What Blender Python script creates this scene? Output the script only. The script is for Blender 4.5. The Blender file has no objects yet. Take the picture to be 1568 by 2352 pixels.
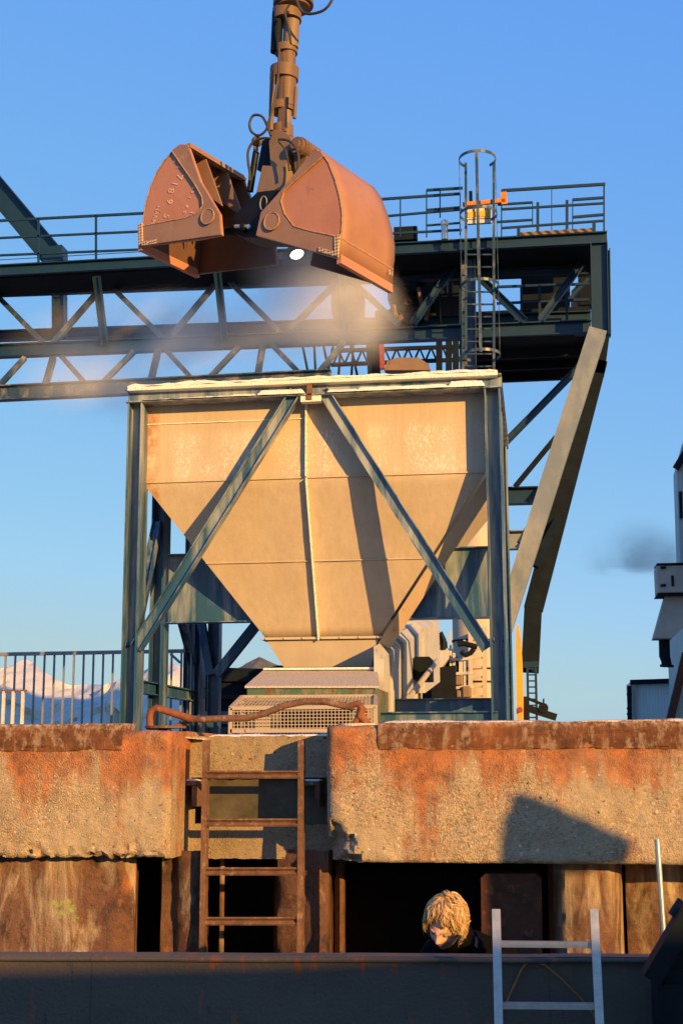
import bpy, bmesh, math, random
from mathutils import Vector, Matrix, noise
random.seed(7)
R = math.radians
scn = bpy.context.scene
col = scn.collection

# ------------------------------------------------------------------ camera
CAM = Vector((0, 0, -0.2))
FPX = 3100.0                       # focal length in units of a 1568 x 2352 picture
YAW, PITCH, ROLL = R(8.3), math.atan(564 / FPX), 0.0028
Fh = Vector((-math.sin(YAW), math.cos(YAW), 0)); Rh = Vector((math.cos(YAW), math.sin(YAW), 0)); Zu = Vector((0, 0, 1))
fwd = Fh * math.cos(PITCH) + Zu * math.sin(PITCH)
up0 = -Fh * math.sin(PITCH) + Zu * math.cos(PITCH)
rgt = Rh * math.cos(ROLL) - up0 * math.sin(ROLL)
upv = up0 * math.cos(ROLL) + Rh * math.sin(ROLL)
cd = bpy.data.cameras.new("camera"); cam = bpy.data.objects.new("camera", cd); col.objects.link(cam)
cd.sensor_fit = 'VERTICAL'; cd.sensor_height = 36; cd.lens = FPX / 2352 * 36
cd.clip_start = 0.05; cd.clip_end = 5000
m = Matrix((rgt, upv, -fwd)).transposed().to_4x4(); m.translation = CAM
cam.matrix_world = m
scn.camera = cam

# ------------------------------------------------------------------ sun and sky
SUN_AZ, SUN_EL = R(42), R(12)      # behind the camera, to its right, low
sdir = Vector((math.sin(SUN_AZ) * math.cos(SUN_EL), -math.cos(SUN_AZ) * math.cos(SUN_EL), math.sin(SUN_EL)))
ld = bpy.data.lights.new("sun", 'SUN'); ld.energy = 5.0; ld.angle = R(0.5); ld.color = (1.0, 0.555, 0.16)
sun = bpy.data.objects.new("sun", ld); col.objects.link(sun)
sun.rotation_euler = sdir.to_track_quat('Z', 'Y').to_euler(); sun.location = sdir * 60
w = bpy.data.worlds.new("World"); scn.world = w; w.use_nodes = True
wt = w.node_tree; wt.nodes.clear()
wo = wt.nodes.new('ShaderNodeOutputWorld'); bg = wt.nodes.new('ShaderNodeBackground'); sk = wt.nodes.new('ShaderNodeTexSky')
sk.sky_type = 'NISHITA'; sk.sun_disc = False; sk.sun_elevation = SUN_EL
sk.sun_rotation = math.atan2(sdir.x, sdir.y)
sk.altitude = 0; sk.air_density = 1.0; sk.dust_density = 0.6; sk.ozone_density = 2.0
bg.inputs['Strength'].default_value = 0.10
# flatten the sky's own gradient a little, channel by channel
sp = wt.nodes.new('ShaderNodeSeparateColor'); cb = wt.nodes.new('ShaderNodeCombineColor'); wt.links.new(sk.outputs[0], sp.inputs[0])
for i_, (g_, k_) in enumerate(((.70, .93), (.46, 1.84), (.06, 4.75))):
    p_ = wt.nodes.new('ShaderNodeMath'); p_.operation = 'POWER'; p_.inputs[1].default_value = g_
    q_ = wt.nodes.new('ShaderNodeMath'); q_.operation = 'MULTIPLY'; q_.inputs[1].default_value = k_
    wt.links.new(sp.outputs[i_], p_.inputs[0]); wt.links.new(p_.outputs[0], q_.inputs[0])
    c_ = wt.nodes.new('ShaderNodeMath'); c_.operation = 'MINIMUM'; c_.inputs[1].default_value = (2.7, 3.9, 9)[i_]; wt.links.new(q_.outputs[0], c_.inputs[0]); q_ = c_
    if i_ == 0: red_ = q_
    if i_ < 2: wt.links.new(q_.outputs[0], cb.inputs[i_])
q_ = wt.nodes.new('ShaderNodeMath'); q_.operation = 'MULTIPLY_ADD'; q_.inputs[1].default_value = -2.0; q_.inputs[2].default_value = 9.75; wt.links.new(red_.outputs[0], q_.inputs[0])
n_ = wt.nodes.new('ShaderNodeMath'); n_.operation = 'MINIMUM'; n_.inputs[1].default_value = 5.35; wt.links.new(q_.outputs[0], n_.inputs[0]); q_ = n_
p_ = wt.nodes.new('ShaderNodeMath'); p_.operation = 'MAXIMUM'; p_.inputs[1].default_value = 1.6; wt.links.new(q_.outputs[0], p_.inputs[0]); wt.links.new(p_.outputs[0], cb.inputs[2])
wt.links.new(cb.outputs[0], bg.inputs[0]); wt.links.new(bg.outputs[0], wo.inputs[0])
vs = scn.view_settings
vs.view_transform = 'Standard'; vs.look = 'None'; vs.gamma = 1.0; vs.exposure = 0.7
scn.cycles.volume_step_rate = 1.0; scn.cycles.max_bounces = 6; scn.cycles.volume_bounces = 2

# ------------------------------------------------------------------ helpers
def ray(u, v):
    return (fwd + rgt * ((u - 784) / FPX) - upv * ((v - 1176) / FPX))
def at(u, v, Y):                   # the world point at depth Y seen at picture place (u, v)
    d = ray(u, v); return CAM + d * ((Y - CAM.y) / d.y)
def on(u, v, p0, n):               # the same on a slanted plane
    d = ray(u, v); return CAM + d * ((p0 - CAM).dot(n) / d.dot(n))
def px(Y): return Y / FPX          # metres per picture unit at depth Y

class MB:
    def __init__(s): s.bm = bmesh.new()
    def face(s, pts):
        try: return s.bm.faces.new([s.bm.verts.new(p) for p in pts])
        except ValueError: pass
    def box(s, lo, hi, bev=0):
        lo, hi = Vector(lo), Vector(hi)
        for a in range(3):
            if lo[a] > hi[a]: lo[a], hi[a] = hi[a], lo[a]
        r = bmesh.ops.create_cube(s.bm, size=1)
        for v in r['verts']:
            v.co = Vector((lo[i] + (hi[i] - lo[i]) * (v.co[i] + .5) for i in range(3)))
        if bev:
            es = list({e for v in r['verts'] for e in v.link_edges})
            bmesh.ops.bevel(s.bm, geom=es, offset=bev, segments=2, affect='EDGES', profile=.5)
        return s
    def frame(s, p0, p1, up=None):
        d = (p1 - p0); L = d.length; d = d / L
        u = Vector(up) if up is not None else (Vector((0, 0, 1)) if abs(d.z) < .95 else Vector((0, 1, 0)))
        x = d.cross(u).normalized(); z = x.cross(d).normalized()
        return d, x, z, L
    def bar(s, p0, p1, w, h, up=None):          # rectangular bar, h along up, w across
        p0, p1 = Vector(p0), Vector(p1); d, x, z, L = s.frame(p0, p1, up)
        q = []
        for p in (p0, p1):
            q.append([p + x * (a * w / 2) + z * (b * h / 2) for a, b in ((-1, -1), (1, -1), (1, 1), (-1, 1))])
        v = [s.bm.verts.new(c) for c in q[0] + q[1]]
        for f in ((3, 2, 1, 0), (4, 5, 6, 7), (0, 1, 5, 4), (1, 2, 6, 5), (2, 3, 7, 6), (3, 0, 4, 7)):
            s.bm.faces.new([v[i] for i in f])
        return s
    def hbar(s, p0, p1, w, h, t=.012, up=None):  # I section: flanges (w wide) apart by h along up, web between
        p0, p1 = Vector(p0), Vector(p1); d, x, z, L = s.frame(p0, p1, up)
        o = z * (h / 2 - t / 2)
        s.bar(p0 + o, p1 + o, w, t, z); s.bar(p0 - o, p1 - o, w, t, z)
        s.bar(p0, p1, t * .8, h - 2 * t, z)
        return s
    def tube(s, pts, r, seg=10, cap=True):
        pts = [Vector(p) for p in pts]; n = len(pts)
        rs = r if isinstance(r, (list, tuple)) else [r] * n
        rings = []; ref = None
        for i, p in enumerate(pts):
            d = (pts[min(i + 1, n - 1)] - pts[max(i - 1, 0)]).normalized()
            if ref is None: ref = Vector((0, 0, 1)) if abs(d.z) < .9 else Vector((0, 1, 0))
            x = d.cross(ref).normalized(); y = x.cross(d).normalized(); ref = y
            rings.append([s.bm.verts.new(p + (x * math.cos(a) + y * math.sin(a)) * rs[i]) for a in (2 * math.pi * k / seg for k in range(seg))])
        for a, b in zip(rings, rings[1:]):
            for k in range(seg):
                s.bm.faces.new((a[k], a[(k + 1) % seg], b[(k + 1) % seg], b[k]))
        if cap:
            s.bm.faces.new(rings[0][::-1]); s.bm.faces.new(rings[-1])
        return s
    def prism(s, pts, vec):                      # outline swept along vec
        pts = [Vector(p) for p in pts]; vec = Vector(vec); n = len(pts)
        a = [s.bm.verts.new(p) for p in pts]; b = [s.bm.verts.new(p + vec) for p in pts]
        fs = [s.bm.faces.new(a), s.bm.faces.new(b[::-1])]
        for i in range(n):
            s.bm.faces.new((a[i], b[i], b[(i + 1) % n], a[(i + 1) % n]))
        s.bm.normal_update()
        bmesh.ops.triangulate(s.bm, faces=fs)
        return s
    def sheet(s, rows):                          # grid of points
        vs_ = [[s.bm.verts.new(p) for p in r] for r in rows]
        for a, b in zip(vs_, vs_[1:]):
            for i in range(len(a) - 1):
                s.bm.faces.new((a[i], a[i + 1], b[i + 1], b[i]))
        return s
    def ball(s, c, r, seg=14):
        q = bmesh.ops.create_uvsphere(s.bm, u_segments=seg, v_segments=seg // 2 + 2, radius=1)
        rr = Vector(r) if not isinstance(r, (int, float)) else Vector((r, r, r))
        for v in q['verts']: v.co = Vector(c) + Vector((v.co.x * rr.x, v.co.y * rr.y, v.co.z * rr.z))
        return s
    def build(s, name, mat, parent=None, smooth=False, recalc=True):
        bm = s.bm
        if recalc: bmesh.ops.recalc_face_normals(bm, faces=bm.faces)
        me = bpy.data.meshes.new(name)
        o = bpy.data.objects.new(name, me); col.objects.link(o)
        off = None
        if parent is not None:
            o.parent = parent; p = parent; off = Vector((0, 0, 0))
            while p is not None: off += Vector(p.location); p = p.parent
        else:                                   # own origin at the base centre
            cs = [v.co for v in bm.verts]
            off = Vector(((min(c.x for c in cs) + max(c.x for c in cs)) / 2, (min(c.y for c in cs) + max(c.y for c in cs)) / 2, min(c.z for c in cs)))
            o.location = off
        for v in bm.verts: v.co -= off
        if smooth:
            for f in bm.faces: f.smooth = True
        bm.to_mesh(me); bm.free()
        if mat: me.materials.append(mat)
        if smooth:
            try: me.set_sharp_from_angle(angle=R(40))
            except Exception: pass
        return o

def thing(name, label, cat, loc, group=None):
    o = bpy.data.objects.new(name, None); col.objects.link(o); o.location = loc
    o.empty_display_size = .2
    o['label'] = label; o['category'] = cat
    if group: o['group'] = group
    return o
def tag(o, label, cat, group=None):
    o['label'] = label; o['category'] = cat
    if group: o['group'] = group
    return o
def setting(o, kind='structure'): o['kind'] = kind; return o
def fb(p, s=1.0): return noise.fractal(Vector(p) * s, 1.0, 2.0, 4)

# ------------------------------------------------------------------ materials
class NT:
    def __init__(s, name):
        s.m = bpy.data.materials.new(name); s.m.use_nodes = True; s.t = s.m.node_tree; s.t.nodes.clear()
        s.out = s.n('ShaderNodeOutputMaterial'); s.b = s.n('ShaderNodeBsdfPrincipled'); s.l(s.b.outputs[0], s.out.inputs[0])
        s.tc = s.n('ShaderNodeTexCoord').outputs['Object']
    def n(s, t, **k):
        x = s.t.nodes.new(t)
        for a, b in k.items(): setattr(x, a, b)
        return x
    def l(s, a, b): s.t.links.new(a, b)
    def map(s, scale, loc=(0, 0, 0)):
        x = s.n('ShaderNodeMapping'); x.inputs['Scale'].default_value = scale; x.inputs['Location'].default_value = loc
        s.l(s.tc, x.inputs[0]); return x.outputs[0]
    def noise(s, scale, detail=5, rough=.6, vec=None, dist=0):
        x = s.n('ShaderNodeTexNoise'); x.inputs['Scale'].default_value = scale; x.inputs['Detail'].default_value = detail
        x.inputs['Roughness'].default_value = rough; x.inputs['Distortion'].default_value = dist
        s.l(vec or s.tc, x.inputs['Vector']); return x.outputs[0]
    def voro(s, scale, vec=None, out='Color', feat='F1'):
        x = s.n('ShaderNodeTexVoronoi', feature=feat); x.inputs['Scale'].default_value = scale
        s.l(vec or s.tc, x.inputs['Vector']); return x.outputs[out]
    def ramp(s, f, stops):
        x = s.n('ShaderNodeValToRGB'); e = x.color_ramp.elements
        while len(e) < len(stops): e.new(.5)
        for i, (p, c) in enumerate(stops):
            e[i].position = p; e[i].color = (*c, 1) if isinstance(c, tuple) else (c, c, c, 1)
        s.l(f, x.inputs[0]); return x.outputs[0]
    def mix(s, f, a, b, mode='MIX'):
        x = s.n('ShaderNodeMix', data_type='RGBA', blend_type=mode)
        for i, q in ((0, f), (6, a), (7, b)):
            if isinstance(q, (tuple, float, int)): x.inputs[i].default_value = (*q, 1) if isinstance(q, tuple) else q
            else: s.l(q, x.inputs[i])
        return x.outputs[2]
    def math(s, op, a, b=None, clamp=False):
        x = s.n('ShaderNodeMath', operation=op); x.use_clamp = clamp
        for i, q in ((0, a), (1, b)):
            if q is None: continue
            if isinstance(q, (int, float)): x.inputs[i].default_value = q
            else: s.l(q, x.inputs[i])
        return x.outputs[0]
    def xyz(s):
        x = s.n('ShaderNodeSeparateXYZ'); s.l(s.tc, x.inputs[0]); return x.outputs
    def band(s, v, lo, hi, soft):                # 1 between lo and hi
        a = s.n('ShaderNodeMapRange'); a.inputs[1].default_value = lo; a.inputs[2].default_value = lo + soft; s.l(v, a.inputs[0])
        b = s.n('ShaderNodeMapRange'); b.inputs[1].default_value = hi - soft; b.inputs[2].default_value = hi; b.inputs[3].default_value = 1; b.inputs[4].default_value = 0; s.l(v, b.inputs[0])
        return s.math('MULTIPLY', a.outputs[0], b.outputs[0])
    def bump(s, h, strength=.3, dist=.01, normal=None):
        x = s.n('ShaderNodeBump'); x.inputs['Strength'].default_value = strength; x.inputs['Distance'].default_value = dist
        s.l(h, x.inputs['Height'])
        if normal: s.l(normal, x.inputs['Normal'])
        return x.outputs[0]
    def done(s, c, rough=.6, metal=0, nor=None, spec=None):
        for k, q in (('Base Color', c), ('Roughness', rough), ('Metallic', metal)):
            i = s.b.inputs[k]
            if isinstance(q, tuple): i.default_value = (*q, 1)
            elif isinstance(q, (int, float)): i.default_value = q
            else: s.l(q, i)
        if nor: s.l(nor, s.b.inputs['Normal'])
        if spec is not None: s.b.inputs['Specular IOR Level'].default_value = spec
        return s.m

def painted(name, base, alt, zfilm=None, rust=(.16, .055, .02), rust_at=.64, rough=.5, scale=3.0, streak=True, dust=None, dust_at=.6, bump=.15, spec=.4):
    t = NT(name)
    v = t.map((scale * 1.5, scale * 1.5, scale * .25)) if streak else t.map((scale,) * 3)
    c = t.mix(t.ramp(t.noise(1.0, 6, .65, v), [(.35, 0.), (.7, 1.)]), base, alt)
    if zfilm:
        z_ = t.n('ShaderNodeMapRange'); z_.inputs[1].default_value = zfilm[0]; z_.inputs[2].default_value = zfilm[1]; z_.inputs[3].default_value = -.07; z_.inputs[4].default_value = .10; t.l(t.xyz()[2], z_.inputs[0])
        f_ = t.math('ADD', t.noise(1.0, 7, .65, t.map((5, 5, .55), (2, 6, 1))), z_.outputs[0])
        c = t.mix(t.ramp(f_, [(.44, 0.), (.66, .9)]), c, zfilm[2])
    if dust:
        c = t.mix(t.ramp(t.noise(2.2, 8, .7, t.map((scale, scale, scale * .5), (3, 1, 5))), [(dust_at - .08, 0.), (dust_at + .12, 1.)]), c, dust)
    r = t.ramp(t.noise(2.6, 9, .72, t.map((scale, scale, scale * .7), (7, 2, 9))), [(rust_at, 0.), (rust_at + .06, 1.)])
    c = t.mix(r, c, rust)
    fine = t.noise(90, 3, .6)
    rg = t.math('ADD', t.math('MULTIPLY', r, .3), t.math('ADD', rough - .1, t.math('MULTIPLY', fine, .2)), True)
    return t.done(c, rg, 0, t.bump(t.math('ADD', t.noise(25, 5), t.math('MULTIPLY', r, .6)), bump, .006), spec)

def plain(name, c, rough=.7, metal=0, var=.35, scale=6, bump=.1, spec=.3):
    t = NT(name)
    d = tuple(x * (1 - var) for x in c); e = tuple(min(1, x * (1 + var)) for x in c)
    k = t.mix(t.ramp(t.noise(scale, 6, .65), [(.3, 0.), (.7, 1.)]), d, e)
    return t.done(k, rough, metal, t.bump(t.noise(scale * 8, 4), bump, .005), spec)

M = {}
M['blue'] = painted('blue_steel', (.016, .062, .125), (.030, .095, .175), rust_at=.77, zfilm=(.9, 4.3, (.33, .36, .36)), rough=.36, scale=2.0, spec=.5)
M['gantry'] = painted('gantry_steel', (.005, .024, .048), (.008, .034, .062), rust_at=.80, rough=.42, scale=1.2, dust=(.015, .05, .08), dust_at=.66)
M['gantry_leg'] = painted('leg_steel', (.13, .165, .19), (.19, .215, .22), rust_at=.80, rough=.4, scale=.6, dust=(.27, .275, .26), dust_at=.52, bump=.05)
M['gantry_mid'] = painted('truss_steel', (.016, .040, .068), (.03, .06, .09), rust_at=.79, rough=.4, scale=1.6, dust=(.22, .21, .19), dust_at=.58)
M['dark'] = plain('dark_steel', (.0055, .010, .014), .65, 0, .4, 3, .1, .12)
M['black'] = plain('black_paint', (.007, .007, .007), .5, 0, .4, 8, .08, .2)
M['rust'] = None
def rusty(name, a=(.20, .105, .06), b=(.10, .052, .034), c=(.36, .22, .13), scale=9, bump=.6):
    t = NT(name)
    k = t.mix(t.ramp(t.noise(scale, 8, .7), [(.35, 0.), (.65, 1.)]), a, b)
    k = t.mix(t.ramp(t.noise(scale * 2.3, 7, .7, t.map((1, 1, .6), (4, 4, 1))), [(.55, 0.), (.7, 1.)]), k, c)
    return t.done(k, .8, 0, t.bump(t.noise(scale * 5, 8, .7), bump, .01), .25)
M['rust'] = rusty('rust')
M['rust_bright'] = rusty('bright_rust', (.26, .085, .034), (.14, .05, .024), (.34, .15, .07))
M['rust_dark'] = rusty('dark_rust', (.10, .035, .018), (.04, .018, .011), (.20, .075, .035))

def bin_mat():
    t = NT('bin_paint'); X, Y, Z = t.xyz()
    g = t.noise(1.0, 7, .7, t.map((16, 16, .8)))
    c = t.mix(t.ramp(g, [(.3, 0.), (.72, 1.)]), (.44, .35, .235), (.53, .435, .31))
    c = t.mix(t.ramp(t.noise(1.2, 5, .6), [(.4, 0.), (.75, .6)]), c, (.39, .30, .20))
    # salt spatter clinging to the upper box
    reg = t.band(Z, 2.74, 3.42, .12)
    spot = t.ramp(t.noise(1.0, 3, .55, t.map((52, 52, 26))), [(.50, 0.), (.60, .8)])
    run = t.ramp(t.noise(1.0, 5, .6, t.map((2.6, 2.6, .5), (1.5, 0, .3))), [(.40, 0.), (.58, 1.)])
    veil = t.ramp(t.noise(1.0, 4, .6, t.map((1.3, 1.3, .8), (5, 0, 2))), [(.42, .12), (.70, .75)])
    k = t.math('MULTIPLY', reg, t.math('MAXIMUM', t.math('MULTIPLY', spot, run), t.math('MULTIPLY', veil, run)), True)
    c = t.mix(t.math('MULTIPLY', k, .75), c, (.76, .70, .60))
    # rust bleeding at the left and the upper edge
    r = t.math('MULTIPLY', t.ramp(t.noise(4, 7, .7), [(.45, 0.), (.7, 1.)]), t.band(X, -1.95, -1.72, .06))
    c = t.mix(r, c, (.35, .11, .03))
    h = t.math('ADD', t.math('MULTIPLY', k, 1.5), t.noise(40, 3))
    return t.done(c, .62, 0, t.bump(t.math('ADD', h, t.noise(1.6, 2)), .22, .008), .35)
M['bin'] = bin_mat()
def salt_mat(name, c1=(.74, .70, .62), c2=(.85, .82, .76), dirt=(.45, .25, .13), dirt_at=.68):
    t = NT(name)
    c = t.mix(t.noise(6, 6), c1, c2)
    c = t.mix(t.ramp(t.noise(3.5, 7, .7, t.map((1, 1, 1), (8, 3, 2))), [(dirt_at, 0.), (dirt_at + .1, 1.)]), c, dirt)
    return t.done(c, .85, 0, t.bump(t.math('ADD', t.noise(30, 5), t.voro(70, out='Distance')), .6, .012), .3)
M['salt'] = salt_mat('salt')

def concrete(name, red=1.0, tint=(1, 1, 1)):
    t = NT(name); X, Y, Z = t.xyz()
    wob = t.n('ShaderNodeVectorMath', operation='ADD'); nv = t.n('ShaderNodeTexNoise'); nv.inputs['Scale'].default_value = 22; t.l(t.tc, nv.inputs['Vector'])
    sc_ = t.n('ShaderNodeVectorMath', operation='SCALE'); sc_.inputs['Scale'].default_value = .03; t.l(nv.outputs[1], sc_.inputs[0]); t.l(t.tc, wob.inputs[0]); t.l(sc_.outputs[0], wob.inputs[1])
    wv_ = wob.outputs[0]
    peb = t.voro(95, wv_); pd = t.voro(95, wv_, out='Distance')
    peb2 = t.voro(44, wv_); pd2 = t.voro(44, wv_, out='Distance')
    sx = t.n('ShaderNodeSeparateColor'); t.l(peb, sx.inputs[0])
    sy = t.n('ShaderNodeSeparateColor'); t.l(peb2, sy.inputs[0])
    base = t.mix(t.ramp(t.noise(3, 8, .7), [(.3, 0.), (.7, 1.)]), (.31, .245, .155), (.42, .345, .235))
    stone = t.ramp(sx.outputs[0], [(0., (.20, .15, .095)), (.3, (.32, .25, .16)), (.7, (.42, .335, .225)), (.94, (.45, .26, .13)), (1., (.56, .46, .33))])
    expo = t.ramp(t.noise(1.5, 6, .6, t.map((1, 1, 1), (2, 2, 6))), [(.36, .2), (.62, .95)])
    c = t.mix(expo, base, stone)
    big = t.math('MULTIPLY', t.ramp(sy.outputs[1], [(.88, 0.), (.90, 1.)]), t.math('LESS_THAN', pd2, .36))
    c = t.mix(big, c, t.ramp(sy.outputs[2], [(0., (.07, .05, .035)), (.45, (.56, .42, .28)), (.8, (.62, .50, .36)), (1., (.40, .16, .07))]))
    pit = t.ramp(t.noise(30, 4, .65), [(.30, 1.), (.36, 0.)])
    c = t.mix(pit, c, (.045, .032, .022))
    grime = t.ramp(t.noise(1.0, 6, .65, t.map((2.2, 2.2, 1.1), (8, 1, 3))), [(.52, 0.), (.75, .55)])
    c = t.mix(grime, c, (.13, .095, .065))
    # rust washed down from the steel edge, in its own streaks
    zz = t.n('ShaderNodeMapRange'); zz.inputs[1].default_value = .38; zz.inputs[2].default_value = .74; t.l(Z, zz.inputs[0])
    st = t.noise(1.0, 6, .62, t.map((3.4, 3.4, .35), (1, 0, 4)))
    bl = t.noise(4.5, 8, .75, t.map((1, 1, .7)))
    k = t.math('ADD', t.math('MULTIPLY', zz.outputs[0], .50), t.math('MULTIPLY', t.math('SUBTRACT', st, .50), 2.2))
    k = t.math('ADD', k, t.math('MULTIPLY', t.math('SUBTRACT', bl, .5), 1.1))
    k = t.ramp(t.math('MULTIPLY', k, red), [(.12, 0.), (.32, .75), (.52, 1.)])
    rc = t.mix(t.ramp(t.noise(8, 8, .75), [(.38, 0.), (.62, 1.)]), (.45, .13, .026), (.15, .040, .016))
    c = t.mix(t.math('MULTIPLY', k, .80), c, rc)
    if tint != (1, 1, 1): c = t.mix(1.0, c, tint, 'MULTIPLY')
    h = t.math('ADD', t.math('MULTIPLY', t.math('SUBTRACT', 1.0, pd), expo), t.math('MULTIPLY', t.noise(16, 8, .75), 1.3))
    h = t.math('ADD', h, t.math('MULTIPLY', big, .5))
    h = t.math('SUBTRACT', h, t.math('MULTIPLY', pit, 1.8))
    return t.done(c, .85, 0, t.bump(h, .55, .016), .25)
M['concrete'] = concrete('concrete')
M['concrete_plain'] = concrete('plain_concrete', .2, (.82, .80, .74))
def edge_mat():
    t = NT('rusted_edge_steel'); X, Y, Z = t.xyz()
    c = t.mix(t.ramp(t.noise(6, 9, .75), [(.35, 0.), (.65, 1.)]), (.075, .034, .022), (.21, .085, .038))
    c = t.mix(t.ramp(t.noise(20, 6, .7, t.map((1, 1, .5), (3, 1, 1))), [(.50, 0.), (.62, 1.)]), c, (.30, .20, .13))
    c = t.mix(t.ramp(t.noise(2.0, 5, .6, t.map((1, 1, 1), (9, 3, 1))), [(.50, 0.), (.72, .8)]), c, (.30, .105, .04))
    fr = t.math('MULTIPLY', t.band(Z, .868, 1.2, .04), t.ramp(t.noise(34, 7, .75), [(.46, 0.), (.60, .8)]))
    c = t.mix(fr, c, (.55, .46, .36))
    return t.done(c, .85, 0, t.bump(t.noise(28, 9, .75), .9, .018), .2)
M['edge'] = edge_mat()
def pile_mat(name, pale=.5):
    t = NT(name)
    c = t.mix(t.ramp(t.noise(2.2, 9, .75), [(.38, 0.), (.62, 1.)]), (.085, .036, .022), (.21, .10, .048))
    c = t.mix(t.ramp(t.noise(5.5, 8, .75, t.map((1, 1, .6), (2, 2, 2))), [(.52, 0.), (.62, 1.)]), c, (.045, .022, .016))
    c = t.mix(t.ramp(t.noise(3.2, 7, .7, t.map((1, 1, .8), (12, 2, 2))), [(.60, 0.), (.68, 1.)]), c, (.36, .12, .04))
    s = t.ramp(t.noise(1.0, 6, .65, t.map((5, 5, 1.1), (1, 3, 5)), 1.2), [(.62 - .22 * pale, 0.), (.76 - .2 * pale, 1.)])
    dr = t.ramp(t.noise(1.0, 4, .6, t.map((26, 26, 2.2), (1, 9, 5)), .6), [(.40, .45), (.60, 1.)])
    c = t.mix(t.math('MULTIPLY', s, dr), c, (.50, .39, .26))
    g = t.ramp(t.noise(2.5, 6, .7, t.map((1, 1, 1), (6, 1, 8))), [(.66, 0.), (.72, 1.)])
    c = t.mix(g, c, (.33, .38, .10))
    return t.done(c, t.ramp(t.noise(12, 5), [(.35, .28), (.65, .65)]), 0, t.bump(t.noise(14, 10, .78), .9, .03), .5)
M['pile'] = pile_mat('sheet_pile_steel', .62)
M['pile_pale'] = pile_mat('pale_pile_steel', 1.0)
M['pile_dark'] = pile_mat('brown_pile_steel', .22)
M['void'] = plain('recess_shade', (.006, .005, .004), .9)  # shade of the deep recesses put into a near black colour

def jaw_mat(name, a, b, dirt):
    t = NT(name)
    c = t.mix(t.ramp(t.noise(2.0, 6, .65), [(.35, 0.), (.7, 1.)]), a, b)
    c = t.mix(t.ramp(t.noise(3.5, 8, .7, t.map((1, 1, .6), (4, 2, 8))), [(.58, 0.), (.72, 1.)]), c, dirt)
    c = t.mix(t.ramp(t.noise(26, 4, .6), [(.68, 0.), (.72, .8)]), c, (.20, .10, .05))
    return t.done(c, .55, 0, t.bump(t.noise(22, 6), .2, .008), .35)
M['jaw'] = jaw_mat('red_lead_steel', (.42, .175, .10), (.47, .215, .125), (.33, .155, .09))
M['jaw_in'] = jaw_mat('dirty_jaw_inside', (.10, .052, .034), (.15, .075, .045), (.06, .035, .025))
M['jaw_shell'] = jaw_mat('dimmed_red_lead', (.29, .135, .078), (.34, .17, .10), (.24, .12, .07))  # shell toned below the side plates: sun's angle put into the colour
M['jaw_frame'] = jaw_mat('worn_jaw_steel', (.25, .135, .085), (.31, .185, .115), (.40, .28, .18))
M['weld'] = plain('weld_bead', (.38, .24, .14), .7, 0, .5, 30, .4)
M['boom'] = jaw_mat('greasy_boom_steel', (.19, .112, .06), (.125, .068, .036), (.055, .034, .022))
M['boom_tan'] = jaw_mat('tan_steel', (.235, .155, .09), (.18, .115, .063), (.10, .06, .036))
M['hose'] = plain('rubber_hose', (.05, .045, .035), .6)
M['chalk'] = plain('chalk_marks', (.66, .42, .28), .9)
M['green'] = painted('green_paint', (.045, .115, .075), (.07, .13, .085), rust_at=.52, rough=.6, dust=(.30, .22, .14), dust_at=.56)
M['cage'] = painted('cage_paint', (.36, .30, .23), (.42, .33, .24), rust_at=.60, rough=.7)
M['casing'] = painted('casing_paint', (.42, .41, .37), (.50, .48, .43), rust_at=.70, rough=.6, dust=(.22, .19, .15), dust_at=.6)
M['tanwall'] = painted('tan_panel', (.42, .35, .26), (.48, .40, .30), rust_at=.66, rough=.7)
M['hull'] = None
def hull_mat():
    t = NT('coaming_paint')
    c = t.mix(t.ramp(t.noise(1.4, 6, .6), [(.35, 0.), (.7, 1.)]), (.066, .055, .046), (.085, .071, .060))
    s = t.ramp(t.noise(1.0, 5, .6, t.map((18, 18, 4))), [(.62, 0.), (.66, .8)])
    c = t.mix(s, c, (.16, .07, .035))
    c = t.mix(t.ramp(t.noise(1.0, 5, .7, t.map((20, 20, 4), (2, 7, 1))), [(.62, 0.), (.66, 1.)]), c, (.05, .045, .045))
    X, Y, Z = t.xyz()
    top_ = t.math('MULTIPLY', t.band(Z, 2.045, 2.3, .03), t.ramp(t.noise(1.0, 3, .6, t.map((17, 3, 3), (4, 0, 0))), [(.60, 0.), (.64, 1.)]))
    c = t.mix(top_, c, (.20, .055, .025))
    seam_ = t.math('LESS_THAN', t.math('ABSOLUTE', t.math('SINE', t.math('MULTIPLY', X, 1.55))), .006)
    c = t.mix(seam_, c, (.05, .045, .04))
    return t.done(c, .5, 0, t.bump(t.math('ADD', t.math('MULTIPLY', t.noise(2.2, 3), 2.0), t.math('ADD', t.noise(60, 3), t.math('MULTIPLY', seam_, .6))), .2, .012), .4)
M['hull'] = hull_mat()
M['alu'] = plain('aluminium', (.36, .37, .385), .42, .75, .15, 30, .15, .5)
M['galv'] = plain('galvanised_pole', (.55, .55, .50), .35, .8, .2, 10)
M['rope'] = plain('orange_rope', (.34, .13, .04), .9)
M['rail_grey'] = plain('grey_railing', (.22, .23, .24), .6, .2, .2, 10)
M['rail_pale'] = plain('pale_railing', (.6, .56, .48), .6, .1, .2, 10)
M['mound'] = salt_mat('salt_heap_face', (.50, .47, .40), (.60, .57, .49), (.34, .29, .23), .58)
M['mound_dark'] = plain('dark_heap', (.09, .085, .08), .95, 0, .4, .3)
M['grey_clad'] = None
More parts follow.
